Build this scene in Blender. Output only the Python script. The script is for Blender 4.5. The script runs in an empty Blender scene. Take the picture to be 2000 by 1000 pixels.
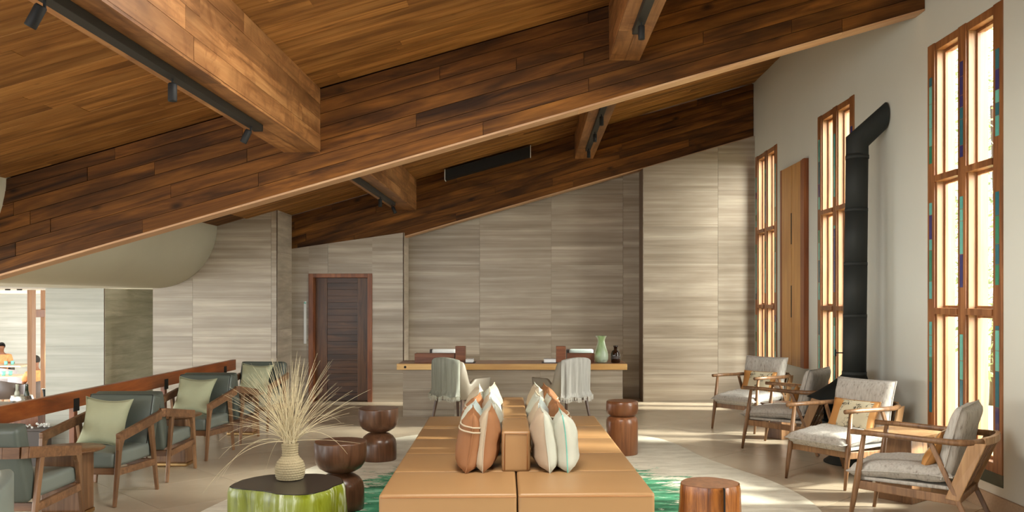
import bpy, bmesh, math, random
from mathutils import Vector, Matrix, noise as mnoise
random.seed(7)
PI = math.pi
SC = bpy.context.scene
COL = SC.collection
F, H, VX, VY = 1700.0, 1.66, 1040.0, 586.0      # focal length in px, eye height, vanishing point

# ------------------------------------------------------------------ camera, world, light
cd = bpy.data.cameras.new('camera'); cam = bpy.data.objects.new('camera', cd); COL.objects.link(cam)
cam.location = (0, 0, H); cam.rotation_euler = (PI/2, 0, 0)
cd.sensor_width = 36; cd.lens = F/2000*36; cd.shift_x = (1000-VX)/2000; cd.shift_y = (VY-500)/2000
cd.clip_start = .05; cd.clip_end = 300
SC.camera = cam
SC.view_settings.view_transform = 'Standard'; SC.view_settings.look = 'None'
SC.view_settings.gamma = 1; SC.view_settings.use_curve_mapping = False
SC.view_settings.exposure = 1.68
w = bpy.data.worlds.new('sky'); SC.world = w; w.use_nodes = True
wn = w.node_tree.nodes; wl = w.node_tree.links
bg = wn['Background']; bg.inputs['Strength'].default_value = 1.1
bg.inputs['Color'].default_value = (.985, 1.0, .985, 1)
def lamp(name, kind, loc, rot, energy, color=(1,1,1), **k):
    l = bpy.data.lights.new(name, kind); l.energy = energy; l.color = color
    for a, b in k.items(): setattr(l, a, b)
    o = bpy.data.objects.new(name, l); COL.objects.link(o); o.location = loc; o.rotation_euler = rot
    return o
# soft sun through the tall windows on the right
s = lamp('sun', 'SUN', (12, 6, 9), (0,0,0), 4.5, (1.0, .96, .86), angle=math.radians(7))
s.rotation_euler = Vector((-1.0, .10, -.58)).to_track_quat('-Z', 'Y').to_euler()
# daylight of the glazed front behind and to the left of the camera
a = lamp('terrace_daylight', 'AREA', (-5.2, -1.6, 2.0), (0,0,0), 45, (.93,.97,1.0), shape='RECTANGLE', size=6.0, size_y=3.0)
a.rotation_euler = Vector((.75, .75, -.05)).to_track_quat('-Z', 'Y').to_euler()
a = lamp('dining_daylight', 'AREA', (-17, 17, 1.0), (0,0,0), 480, (.95,.98,1.0), shape='RECTANGLE', size=12, size_y=3.0)
a.rotation_euler = Vector((.9, .25, -.1)).to_track_quat('-Z', 'Y').to_euler()

a = lamp('garden_front_daylight', 'AREA', (-11, 4, .2), (0,0,0), 95, (.94,1.0,.96), shape='RECTANGLE', size=5.0, size_y=2.4)
a.rotation_euler = Vector((.70, .50, .38)).to_track_quat('-Z', 'Y').to_euler()

a = lamp('overhead_fill', 'AREA', (-.2, 5.0, 3.80), (0,0,0), 46, (1.0,.97,.90), shape='RECTANGLE', size=1.4, size_y=1.2)  # added fill lamp, out of view overhead, to brighten the sofa top
a.rotation_euler = Vector((.0, .05, -1)).to_track_quat('-Z', 'Y').to_euler()
s = lamp('bright_sky', 'SUN', (12, 0, 6), (0,0,0), 8.0, (1.0, .98, .93), angle=math.radians(60))
s.rotation_euler = Vector((-1.0, .70, -.50)).to_track_quat('-Z', 'Y').to_euler()

# ------------------------------------------------------------------ materials
def rgb(r, g, b):
    f = lambda c: ((c/255+.055)/1.055)**2.4 if c/255 > .04045 else c/255/12.92
    return (f(r), f(g), f(b), 1)
class NT:
    def __init__(s, name):
        s.m = bpy.data.materials.new(name); s.m.use_nodes = True
        s.t = s.m.node_tree; s.p = s.t.nodes['Principled BSDF']; s.out = s.t.nodes['Material Output']
    def n(s, typ, **k):
        x = s.t.nodes.new(typ)
        for a, b in k.items(): setattr(x, a, b)
        return x
    def l(s, a, b): s.t.links.new(a, b)
    def ramp(s, fac, stops):
        r = s.n('ShaderNodeValToRGB'); el = r.color_ramp.elements
        while len(el) < len(stops): el.new(.5)
        for e, (p, c) in zip(el, stops): e.position = p; e.color = c
        s.l(fac, r.inputs[0]); return r.outputs[0]
    def coords(s, scale=(1,1,1), rnd=True, kind='Object', rot=0):
        tc = s.n('ShaderNodeTexCoord'); mp = s.n('ShaderNodeMapping'); mp.inputs['Scale'].default_value = scale
        src = tc.outputs[kind]
        if rnd:
            oi = s.n('ShaderNodeObjectInfo'); mu = s.n('ShaderNodeMath', operation='MULTIPLY'); mu.inputs[1].default_value = 37.7
            s.l(oi.outputs['Random'], mu.inputs[0])
            va = s.n('ShaderNodeVectorMath', operation='ADD'); s.l(src, va.inputs[0]); s.l(mu.outputs[0], va.inputs[1]); src = va.outputs[0]
        if rot:
            vr = s.n('ShaderNodeVectorRotate', rotation_type='Y_AXIS'); vr.inputs['Angle'].default_value = rot; s.l(src, vr.inputs[0]); src = vr.outputs[0]
        s.l(src, mp.inputs[0]); return mp.outputs[0]
    def noise(s, vec, scale=5, detail=4, rough=.55, dist=0):
        x = s.n('ShaderNodeTexNoise'); x.inputs['Scale'].default_value = scale; x.inputs['Detail'].default_value = detail
        x.inputs['Roughness'].default_value = rough; x.inputs['Distortion'].default_value = dist
        s.l(vec, x.inputs['Vector']); return x.outputs['Fac']
    def mix(s, f, a, b, blend='MIX'):
        x = s.n('ShaderNodeMix', data_type='RGBA', blend_type=blend)
        for sock, v in ((x.inputs[0], f), (x.inputs[6], a), (x.inputs[7], b)):
            if hasattr(v, 'links'): s.l(v, sock)
            else: sock.default_value = v
        return x.outputs[2]
    def bump(s, h, strength=.2, dist=.01):
        b = s.n('ShaderNodeBump'); b.inputs['Strength'].default_value = strength; b.inputs['Distance'].default_value = dist
        s.l(h, b.inputs['Height']); s.l(b.outputs[0], s.p.inputs['Normal'])
    def vary(s, col, amt=.25):
        oi = s.n('ShaderNodeObjectInfo'); mr = s.n('ShaderNodeMapRange')
        mr.inputs[3].default_value = 1-amt; mr.inputs[4].default_value = 1+amt; s.l(oi.outputs['Random'], mr.inputs[0])
        hs = s.n('ShaderNodeHueSaturation'); s.l(mr.outputs[0], hs.inputs['Value']); s.l(col, hs.inputs['Color']); return hs.outputs[0]
    def set(s, col=None, rough=.5, metal=0, **k):
        if col is not None:
            if hasattr(col, 'links'): s.l(col, s.p.inputs['Base Color'])
            else: s.p.inputs['Base Color'].default_value = col
        s.p.inputs['Roughness'].default_value = rough; s.p.inputs['Metallic'].default_value = metal
        for a, b in k.items(): s.p.inputs[a].default_value = b
        return s.m
def wood(name, dark, mid, light, axis=0, rough=.5, vary=.22, knots=0, fine=16, blot=None, spec=.5, rot=0):
    t = NT(name); sc = [fine, fine, fine]; sc[axis] = fine*.07
    g = t.noise(t.coords(tuple(sc), rot=rot), 1.0, 5, .62, .8)
    col = t.ramp(g, [(.28, dark), (.5, mid), (.74, light)])
    s2 = [3.0]*3; s2[axis] = .8
    b = t.noise(t.coords(tuple(s2), rot=rot), 1.0, 3, .6, .5)
    col = t.mix(t.ramp(b, [(.42, (0,0,0,1)), (.68, (.75,.75,.75,1))]), col, dark)
    if knots:
        v = t.n('ShaderNodeTexVoronoi'); s3 = [5.5]*3; s3[axis] = 2.6; t.l(t.coords(tuple(s3), rot=rot), v.inputs['Vector']); v.inputs['Scale'].default_value = 1
        k = t.ramp(v.outputs['Distance'], [(.02*knots, (1,1,1,1)), (.09*knots, (0,0,0,1))])
        gate = t.ramp(t.noise(t.coords((1.1,1.1,1.1)), 1.3, 2), [(.5, (0,0,0,1)), (.58, (.85,.85,.85,1))])
        kk = t.mix(1.0, k, gate, 'MULTIPLY')
        col = t.mix(kk, col, tuple(c*.22 for c in dark[:3])+(1,))
    if blot:
        bb = t.noise(t.coords((1.5, 3.2, 3.2)), 1, 5, .7, 1.5)
        col = t.mix(t.ramp(bb, [(.50, (0,0,0,1)), (.66, (.6,.6,.6,1))]), col, blot)
    col = t.vary(col, vary); t.bump(g, .15, .003)
    return t.set(col, rough, **{'Specular IOR Level': spec})
def plain(name, c, rough=.5, metal=0, n=0, ns=30, bump=0, **k):
    t = NT(name); col = c
    if n:
        f = t.noise(t.coords((1,1,1)), ns, 4, .6)
        col = t.mix(f, tuple(x*(1-n) for x in c[:3])+(1,), tuple(min(1,x*(1+n)) for x in c[:3])+(1,))
        if bump: t.bump(f, bump, .004)
    return t.set(col, rough, metal, **k)
MT = {}
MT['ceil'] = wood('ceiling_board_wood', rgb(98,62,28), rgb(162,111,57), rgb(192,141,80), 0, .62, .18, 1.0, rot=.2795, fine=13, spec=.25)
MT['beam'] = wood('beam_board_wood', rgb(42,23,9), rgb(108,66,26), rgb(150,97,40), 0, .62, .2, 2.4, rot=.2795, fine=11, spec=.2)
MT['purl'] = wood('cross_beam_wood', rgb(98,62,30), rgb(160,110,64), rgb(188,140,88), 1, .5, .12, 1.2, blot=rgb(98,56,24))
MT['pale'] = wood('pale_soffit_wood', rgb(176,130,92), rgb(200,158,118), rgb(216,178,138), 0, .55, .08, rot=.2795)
MT['rail'] = wood('rail_wood', rgb(92,44,18), rgb(150,78,34), rgb(184,108,54), 1, .32, .1, fine=12)
MT['walnut'] = wood('walnut', rgb(96,66,42), rgb(134,97,66), rgb(162,122,86), 2, .36, .08, fine=26)
MT['walnutx'] = wood('walnut_along', rgb(90,60,38), rgb(128,90,60), rgb(152,112,78), 0, .36, .08, fine=26)
MT['oak'] = wood('lounge_wood', rgb(94,66,43), rgb(138,101,68), rgb(164,126,88), 2, .38, .08, fine=26)
MT['oaky'] = wood('lounge_wood_pale', rgb(138,102,66), rgb(170,130,88), rgb(192,154,108), 2, .42, .06, fine=26)
MT['stool'] = wood('stool_wood', rgb(66,42,28), rgb(98,66,46), rgb(120,84,60), 2, .28, .1, fine=22)
MT['stoolr'] = wood('light_stool_wood', rgb(96,58,34), rgb(138,88,56), rgb(160,108,72), 2, .28, .1, fine=22)
MT['door'] = wood('dark_door_wood', rgb(42,24,12), rgb(84,52,28), rgb(108,70,38), 0, .4, .2, 1.2)
MT['doorv'] = wood('door_stile_wood', rgb(56,32,15), rgb(98,62,32), rgb(120,80,44), 2, .4, .1)
MT['doorf'] = wood('door_frame_wood', rgb(92,48,24), rgb(134,78,42), rgb(158,98,58), 2, .42, .08)
MT['win'] = wood('window_wood', rgb(104,62,32), rgb(150,97,55), rgb(174,120,74), 2, .42, .06)
MT['winp'] = wood('window_jamb_wood', rgb(140,98,64), rgb(166,122,84), rgb(184,142,102), 2, .5, .05)
MT['panel'] = wood('carved_panel_wood', rgb(168,116,56), rgb(190,138,72), rgb(206,156,88), 2, .45, .04)
MT['panelr'] = wood('panel_edge_wood', rgb(110,56,24), rgb(142,80,38), rgb(160,98,52), 2, .45, .04)
MT['slab'] = wood('live_edge_wood', rgb(176,130,74), rgb(214,172,108), rgb(230,194,134), 0, .35, .05, fine=7)
MT['slabtop'] = wood('slab_top_wood', rgb(118,74,44), rgb(150,100,62), rgb(176,124,80), 0, .3, .05, fine=9)
MT['deskbox'] = wood('stationery_box_wood', rgb(92,50,30), rgb(124,74,46), rgb(146,92,60), 0, .4, .1)
def tile_mat(name, c1, c2, c3):
    t = NT(name)
    a_ = t.noise(t.coords((.30, 1, 11)), 1.0, 6, .66, .35)
    b_ = t.noise(t.coords((.9, 1, 4)), 1.0, 3, .55, .3)
    col = t.ramp(a_, [(.3, c1), (.5, c2), (.68, c3)])
    col = t.mix(t.ramp(b_, [(.35, (0,0,0,1)), (.7, (.55,.55,.55,1))]), col, c1)
    t.bump(a_, .04, .002)
    return t.set(t.vary(col, .06), .36)
MT['tile'] = tile_mat('striped_stone_tile', rgb(134,120,102), rgb(166,152,134), rgb(192,180,161))
MT['tilew'] = tile_mat('pale_stone_tile', rgb(158,157,146), rgb(180,179,168), rgb(194,193,184))
MT['tileg'] = tile_mat('greenish_stone_tile', rgb(146,140,114), rgb(178,170,144), rgb(200,192,166))
MT['plaster'] = plain('plaster', rgb(206,206,194), .8, n=.04, ns=1.5)
MT['plasterb'] = plain('bulkhead_plaster', rgb(214,208,186), .8, n=.06, ns=1.3)
MT['white'] = plain('white_paint', rgb(226,224,216), .75)
def floor_mat():
    t = NT('polished_floor_stone')
    a_ = t.noise(t.coords((1,1,1)), 1.6, 5, .6); b_ = t.noise(t.coords((1,1,1), False), .7, 3)
    col = t.ramp(a_, [(.3, rgb(168,152,130)), (.52, rgb(184,169,147)), (.72, rgb(194,180,159))])
    col = t.mix(b_, col, rgb(176,160,136))
    return t.set(t.vary(col, .04), .27)
MT['floor'] = floor_mat()
MT['grout'] = plain('floor_joint', rgb(112,92,74), .8)
MT['skirt'] = plain('stone_skirting', rgb(168,144,118), .6, n=.25, ns=60)
MT['green'] = plain('green_grey_leather', rgb(84,91,84), .42, n=.06, ns=8)
MT['greenp'] = plain('seat_leather', rgb(118,125,118), .40, n=.06, ns=8)
MT['sage'] = plain('sage_linen', rgb(166,168,138), .85, n=.08, ns=9, bump=.2)
MT['tan'] = plain('tan_leather', rgb(160,122,80), .42, n=.05, ns=3)
MT['tanseam'] = plain('tan_piping', rgb(160,108,62), .45)
MT['grey'] = plain('grey_leather', rgb(140,130,114), .42, n=.04, ns=6)
MT['black'] = plain('matt_black_metal', rgb(12,12,11), .7)
MT['flue'] = plain('flue_black_steel', rgb(44,47,45), .68, **{'Specular IOR Level': .3})
MT['track'] = plain('dark_grey_track', rgb(32,31,28), .6)
MT['brass'] = plain('brass_trim', rgb(196,160,110), .28, metal=1)
MT['darkleg'] = plain('dark_chair_leg', rgb(84,62,48), .4)
MT['paper'] = plain('white_paper', rgb(228,228,226), .7)
MT['steel'] = plain('hammered_silver', rgb(190,190,186), .22, metal=1, n=.2, ns=30, bump=.2)
MT['amber'] = plain('dark_brown_glass', rgb(40,22,12), .08)
MT['skin'] = plain('skin', rgb(120,78,54), .6)
MT['hair'] = plain('black_hair', rgb(24,20,18), .8)
MT['shirt'] = plain('orange_print_shirt', rgb(206,136,84), .8, n=.5, ns=14)
MT['napkin'] = plain('orange_napkin', rgb(190,108,52), .8)
MT['dark'] = plain('dark_upholstery', rgb(66,56,52), .5)
MT['lilac'] = plain('pale_grey_upholstery', rgb(160,156,160), .6)
MT['dtop'] = plain('pale_table_top', rgb(196,176,150), .4)
MT['foliage'] = plain('pale_leaves', rgb(120,130,80), .6)
MT['fly'] = plain('washed_grass', rgb(176,168,120), .8)
MT['straw'] = plain('dry_grass', rgb(206,192,156), .75, n=.1, ns=5)
MT['basket'] = plain('woven_seagrass', rgb(158,144,112), .9, n=.25, ns=90)
MT['plinthg'] = plain('green_marble_strip', rgb(50,58,42), .3, n=.6, ns=20)
def glass(name, tint=(1,1,1,1), rough=0.0, amt=.1):
    t = NT(name); tr = t.n('ShaderNodeBsdfTransparent'); tr.inputs[0].default_value = tint
    gl = t.n('ShaderNodeBsdfGlossy'); gl.inputs['Roughness'].default_value = rough
    mx = t.n('ShaderNodeMixShader'); lw = t.n('ShaderNodeLayerWeight'); pw_ = t.n('ShaderNodeMath', operation='POWER'); pw_.inputs[1].default_value = 5
    t.l(lw.outputs['Facing'], pw_.inputs[0]); mu_ = t.n('ShaderNodeMath', operation='MULTIPLY_ADD'); t.l(pw_.outputs[0], mu_.inputs[0]); mu_.inputs[1].default_value = .5; mu_.inputs[2].default_value = .03
    t.l(mu_.outputs[0], mx.inputs[0]); t.l(tr.outputs[0], mx.inputs[1]); t.l(gl.outputs[0], mx.inputs[2]); t.l(mx.outputs[0], t.out.inputs[0])
    return t.m
MT['glass'] = glass('window_glass', (.96,.98,.97,1))
MT['gglass'] = glass('green_glass', (.42,.72,.56,1), .05)
MT['railglass'] = glass('clear_rail_glass', (.95,.98,.97,1))
for i, c in enumerate([(96,172,160), (60,134,104), (62,60,110), (112,186,170), (50,110,120)]):
    MT['st%d' % i] = plain('stained_glass_%s' % ['teal','green','violet','aqua','blue'][i], rgb(*c), .12, n=.2, ns=25)
def boucle():
    t = NT('striated_wool_upholstery')
    a_ = t.noise(t.coords((60, 60, 9)), 1, 4, .6); b_ = t.noise(t.coords((1,1,1)), 130, 2)
    col = t.ramp(a_, [(.30, rgb(136,128,118)), (.40, rgb(170,164,154)), (.6, rgb(186,181,172))])
    t.bump(b_, .35, .004); return t.set(col, .95)
MT['boucle'] = boucle()
def pillow_print(name, ground, mark, lo, hi):
    t = NT(name); v = t.coords((26, 26, 26), False); n_ = t.noise(v, 1, 5, .75, 1.2)
    g2 = t.noise(t.coords((9,9,9), False), 1, 1)
    k = t.mix(1.0, t.ramp(n_, [(lo, (0,0,0,1)), (hi, (1,1,1,1))]), t.ramp(g2, [(.42, (0,0,0,1)), (.5, (1,1,1,1))]), 'MULTIPLY')
    return t.set(t.mix(k, ground, mark), .85)
MT['printed'] = pillow_print('printed_cushion_linen', rgb(206,196,166), rgb(34,30,26), .53, .57)
MT['ochre'] = plain('ochre_cushion', rgb(196,140,78), .7, n=.08, ns=9)
MT['brownp'] = plain('brown_cushion', rgb(148,99,60), .7, n=.1, ns=8)
MT['creamp'] = plain('cream_cushion', rgb(188,172,146), .8, n=.08, ns=9)
MT['whitep'] = plain('white_cushion', rgb(188,188,172), .8, n=.08, ns=7)
MT['bluep'] = plain('pale_blue_cushion', rgb(190,202,196), .8, n=.10, ns=6)
MT['greyp'] = plain('taupe_cushion', rgb(176,156,132), .8, n=.1, ns=6)
def throw_mat(name, c1, c2):
    t = NT(name); n_ = t.noise(t.coords((40, 40, 1.5), False), 1, 3)
    return t.set(t.ramp(n_, [(.35, c1), (.65, c2)]), .9)
MT['throw'] = throw_mat('sage_throw_wool', rgb(176,178,162), rgb(200,202,188))
MT['throw2'] = throw_mat('pale_grey_throw_wool', rgb(184,180,170), rgb(208,204,196))
def lime():
    t = NT('lime_lacquer'); a_ = t.noise(t.coords((9, 9, .9), False), 1, 5, .7, .8)
    col = t.ramp(a_, [(.32, rgb(70,80,6)), (.47, rgb(112,120,14)), (.56, rgb(124,134,40)), (.66, rgb(200,206,182))])
    t.bump(a_, .4, .01); return t.set(col, .3)
MT['lime'] = lime()
MT['limetop'] = plain('charred_table_top', rgb(46,40,34), .28, n=.3, ns=6)
def stump_mat():
    t = NT('polished_trunk'); a_ = t.noise(t.coords((13, 13, 1.1), False), 1, 6, .7, 1.0)
    col = t.ramp(a_, [(.3, rgb(44,22,10)), (.45, rgb(112,62,26)), (.6, rgb(160,98,44)), (.74, rgb(196,134,70))])
    t.bump(a_, .5, .012); return t.set(col, .2)
MT['stump'] = stump_mat()
def rug_mat():
    t = NT('watery_rug'); tc = t.n('ShaderNodeTexCoord'); o = tc.outputs['Object']
    sub = t.n('ShaderNodeVectorMath', operation='SUBTRACT'); t.l(o, sub.inputs[0]); sub.inputs[1].default_value = (-.12, 7.25, 0)
    mul = t.n('ShaderNodeVectorMath', operation='MULTIPLY'); t.l(sub.outputs[0], mul.inputs[0]); mul.inputs[1].default_value = (.62, .50, 0)
    ln = t.n('ShaderNodeVectorMath', operation='LENGTH'); t.l(mul.outputs[0], ln.inputs[0])
    nz = t.noise(t.coords((3.2, 11, 1), False), 1, 5, .7, .6); n2 = t.noise(t.coords((10, 30, 1), False), 1, 4, .7, .5)
    ad = t.n('ShaderNodeMath', operation='MULTIPLY_ADD'); t.l(nz, ad.inputs[0]); ad.inputs[1].default_value = 1.1; t.l(ln.outputs['Value'], ad.inputs[2])
    ad2 = t.n('ShaderNodeMath', operation='MULTIPLY_ADD'); t.l(n2, ad2.inputs[0]); ad2.inputs[1].default_value = .55; t.l(ad.outputs[0], ad2.inputs[2])
    mask = t.ramp(ad2.outputs[0], [(.0, (1,1,1,1)), (.5, (1,1,1,1))])
    mr = t.n('ShaderNodeMapRange'); t.l(ad2.outputs[0], mr.inputs[0]); mr.inputs[1].default_value = 1.70; mr.inputs[2].default_value = 1.76; mr.inputs[3].default_value = 1; mr.inputs[4].default_value = 0
    gcol = t.ramp(t.noise(t.coords((2,5,1), False), 1, 4, .7), [(.4, rgb(28,86,56)), (.56, rgb(64,140,102)), (.66, rgb(136,190,160))])
    wcol = t.ramp(t.noise(t.coords((3,9,1), False), 1, 5, .7), [(.35, rgb(188,180,160)), (.6, rgb(212,206,188))])
    t.bump(t.noise(t.coords((60,60,1), False), 1, 2), .4, .006)
    return t.set(t.mix(mr.outputs[0], wcol, gcol), .95)
MT['rug'] = rug_mat()

# ------------------------------------------------------------------ mesh helpers
def link(name, bm, mat, parent=None, smooth=False, M=None):
    me = bpy.data.meshes.new(name)
    if M is not None: bm.transform(M)
    bmesh.ops.recalc_face_normals(bm, faces=bm.faces)
    bm.to_mesh(me); bm.free()
    for m in (mat if isinstance(mat, (list, tuple)) else [mat]): me.materials.append(MT[m] if isinstance(m, str) else m)
    if smooth:
        for p in me.polygons: p.use_smooth = True
    o = bpy.data.objects.new(name, me); COL.objects.link(o)
    if parent is not None: o.parent = parent
    return o
def empty(name, loc=(0,0,0), rz=0):
    o = bpy.data.objects.new(name, None); COL.objects.link(o); o.location = loc; o.rotation_euler = (0,0,rz); o.empty_display_size = .1
    return o
def tag(o, label, cat, group=None, kind=None):
    o['label'] = label; o['category'] = cat
    if group: o['group'] = group
    if kind: o['kind'] = kind
    return o
def structure(o, label=None, cat=None):
    o['kind'] = 'structure'
    if label: o['label'] = label
    if cat: o['category'] = cat
    return o
def dup(root, loc, rz=None, label=None, group=None):
    r = root.copy(); COL.objects.link(r); r.location = loc
    if rz is not None: r.rotation_euler = (0,0,rz)
    if label: r['label'] = label
    if group: r['group'] = group
    for ch in list(root.children):
        c = ch.copy(); COL.objects.link(c); c.parent = r
        for g in list(ch.children):
            d = g.copy(); COL.objects.link(d); d.parent = c
    return r
def new(): return bmesh.new()
def box(bm, x0, x1, y0, y1, z0, z1, bev=0, seg=2, mi=0):
    r = bmesh.ops.create_cube(bm, size=1)
    for v in r['verts']:
        v.co = Vector(((x0+x1)/2+v.co.x*(x1-x0), (y0+y1)/2+v.co.y*(y1-y0), (z0+z1)/2+v.co.z*(z1-z0)))
    fs = {f for v in r['verts'] for f in v.link_faces}
    for f in fs: f.material_index = mi
    if bev:
        es = {e for v in r['verts'] for e in v.link_edges}
        r2 = bmesh.ops.bevel(bm, geom=list(es), offset=bev, segments=seg, profile=.6, affect='EDGES')
        for f in r2['faces']: f.material_index = mi
    return bm
def bx(*a, **k): return box(new(), *a, **k)
def hexa(bm, c, bev=0, seg=2):
    """8 corners: bottom ring 4, top ring 4"""
    vs = [bm.verts.new(p) for p in c]
    fs = [(0,1,2,3),(4,5,6,7),(0,1,5,4),(1,2,6,5),(2,3,7,6),(3,0,4,7)]
    F_ = [bm.faces.new([vs[i] for i in f]) for f in fs]
    bmesh.ops.recalc_face_normals(bm, faces=F_)
    if bev: bmesh.ops.bevel(bm, geom=list({e for f in F_ for e in f.edges}), offset=bev, segments=seg, profile=.6, affect='EDGES')
    return bm
def bar(bm, p0, p1, w0, d0, w1=None, d1=None, bev=.006, up=(1,0,0)):
    """tapered rectangular bar; w is measured along 'up'"""
    p0, p1 = Vector(p0), Vector(p1); w1 = w0 if w1 is None else w1; d1 = d0 if d1 is None else d1
    ax = (p1-p0).normalized(); u = Vector(up); u = (u-ax*u.dot(ax)).normalized(); v = ax.cross(u)
    q = lambda p, w_, d_: [p+u*sx*w_/2+v*sy*d_/2 for sx, sy in ((-1,-1),(1,-1),(1,1),(-1,1))]
    return hexa(bm, q(p0, w0, d0)+q(p1, w1, d1), bev)
def lathe(bm, prof, seg=32, c=(0,0,0), ax=None, wob=None, cap=True):
    rings = []
    for (r, z) in prof:
        ring = []
        for i in range(seg):
            t = 2*PI*i/seg; rr = r*(wob(t, z) if wob else 1)
            ring.append(bm.verts.new((c[0]+rr*math.cos(t), c[1]+rr*math.sin(t), c[2]+z)))
        rings.append(ring)
    for a_, b_ in zip(rings, rings[1:]):
        for i in range(seg): bm.faces.new((a_[i], a_[(i+1) % seg], b_[(i+1) % seg], b_[i]))
    if cap: bm.faces.new(rings[0][::-1]); bm.faces.new(rings[-1])
    return bm
def tube(bm, pts, r, seg=8, cap=True):
    pts = [Vector(p) for p in pts]; n = len(pts); rad = r if isinstance(r, (list, tuple)) else [r]*n
    rings = []; u = None
    for i, p in enumerate(pts):
        d = (pts[min(i+1, n-1)]-pts[max(i-1, 0)]).normalized()
        if u is None:
            u = d.orthogonal().normalized()
        else: u = (u-d*u.dot(d)).normalized()
        v = d.cross(u)
        rings.append([bm.verts.new(p+(u*math.cos(2*PI*k/seg)+v*math.sin(2*PI*k/seg))*rad[i]) for k in range(seg)])
    for a_, b_ in zip(rings, rings[1:]):
        for i in range(seg): bm.faces.new((a_[i], a_[(i+1) % seg], b_[(i+1) % seg], b_[i]))
    if cap and seg > 2: bm.faces.new(rings[0][::-1]); bm.faces.new(rings[-1])
    return bm
def clip(poly, a_, b_, c_):
    """keep a*x+b*y<=c"""
    out = []; n = len(poly)
    for i in range(n):
        p, q = poly[i], poly[(i+1) % n]; fp = a_*p[0]+b_*p[1]-c_; fq = a_*q[0]+b_*q[1]-c_
        if fp <= 0: out.append(p)
        if (fp < 0 < fq) or (fq < 0 < fp):
            t = fp/(fp-fq); out.append((p[0]+(q[0]-p[0])*t, p[1]+(q[1]-p[1])*t))
    return out
def prism(bm, poly, f0, f1):
    """poly of 2-D points; f0/f1 map them to the two 3-D faces"""
    a_ = [bm.verts.new(f0(*p)) for p in poly]; b_ = [bm.verts.new(f1(*p)) for p in poly]
    bm.faces.new(a_); bm.faces.new(b_[::-1]); n = len(poly)
    for i in range(n): bm.faces.new((a_[i], b_[i], b_[(i+1) % n], a_[(i+1) % n]))
    return bm
def area(poly):
    return abs(sum(poly[i][0]*poly[(i+1)%len(poly)][1]-poly[(i+1)%len(poly)][0]*poly[i][1] for i in range(len(poly))))/2 if len(poly) > 2 else 0
def kf(u, v):
    """thickness profile: rounded sides, pointed top corners, blunter where it rests"""
    kv = (1-abs(v)**2.2)**.62 if v > 0 else max(0, 1-abs(v)**5)**.5
    return max(0, 1-abs(u)**2.6)**.55*max(0, kv)
def pillow(wd, ht, th, n=14, pinch=.05, seed=0, boxy=False):
    """cushion in the XZ plane, thickness along Y, base at z=0; face toward -Y is material 0, +Y material 1"""
    bm = new(); P = []
    for side in (-1, 1):
        g = []
        for i in range(n+1):
            row = []
            for j in range(n+1):
                u, v = -1+2*i/n, -1+2*j/n
                k = (max(0, 1-abs(u)**7)*max(0, 1-abs(v)**7))**.42 if boxy else kf(u, max(-1, min(1, v)))
                px = 1-pinch*(1-v*v)*1.0; pz = 1-pinch*(1-u*u)*1.0
                x, z = u*wd/2*px, v*ht/2*pz+ht/2
                wr = mnoise.noise(Vector((x*9+seed*3.1, z*9, side*2.0)))*.2+mnoise.noise(Vector((x*22+seed, z*22, side)))*.06
                y = side*th/2*k*(1+wr)+.012*math.sin(z/ht*PI+seed)*1
                row.append((x, y, z))
            g.append(row)
        P.append(g)
    V = [[[None]*(n+1) for _ in range(n+1)] for _ in range(2)]
    for i in range(n+1):
        for j in range(n+1):
            edge = i in (0, n) or j in (0, n)
            a_ = bm.verts.new(P[0][i][j]); V[0][i][j] = a_
            V[1][i][j] = a_ if edge else bm.verts.new(P[1][i][j])
    for s_ in (0, 1):
        for i in range(n):
            for j in range(n):
                q = [V[s_][i][j], V[s_][i+1][j], V[s_][i+1][j+1], V[s_][i][j+1]]
                f = bm.faces.new(q if s_ == 0 else q[::-1]); f.material_index = s_; f.smooth = True
    return bm
def piping(wd, ht, pinch=.05, n=14, r=.004, seed=0):
    pts = []
    for k in range(4*n):
        e, t = divmod(k, n); t = -1+2*t/n
        u, v = [(t, -1), (1, t), (-t, 1), (-1, -t)][e]
        x = u*wd/2*(1-pinch*(1-v*v)); z = v*ht/2*(1-pinch*(1-u*u))+ht/2
        pts.append((x, .012*math.sin(z/ht*PI+seed), z))
    pts.append(pts[0]); return tube(new(), pts, r, 5, False)
def cushion(x0, x1, y0, y1, z0, z1, bev=.03, puff=.012, M=None):
    """upholstered block with softly crowned faces"""
    bm = bx(x0, x1, y0, y1, z0, z1, bev=bev, seg=3)
    bmesh.ops.subdivide_edges(bm, edges=[e for e in bm.edges if e.calc_length() > .12], cuts=4, use_grid_fill=True)
    cx, cy, cz = (x0+x1)/2, (y0+y1)/2, (z0+z1)/2
    for v in bm.verts:
        a_, b_, c_ = (v.co.x-cx)/((x1-x0)/2), (v.co.y-cy)/((y1-y0)/2), (v.co.z-cz)/((z1-z0)/2)
        dims = (x1-x0, y1-y0, z1-z0); t = dims.index(min(dims))
        l = [a_, b_, c_]; k = 1
        for i in range(3):
            if i != t: k *= max(0, 1-l[i]**2)
        v.co[t] += puff*k*l[t]
    if M: bm.transform(M)
    return bm

# ------------------------------------------------------------------ setting
XR, XL = 3.62, -4.40                     # right wall, edge of the upper floor
ceil = lambda x: 4.17+.287*x
BH, D1, D2 = .88, 8.02, 14.24            # beam depth, beam fronts
zb = lambda x: ceil(x)-BH

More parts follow.
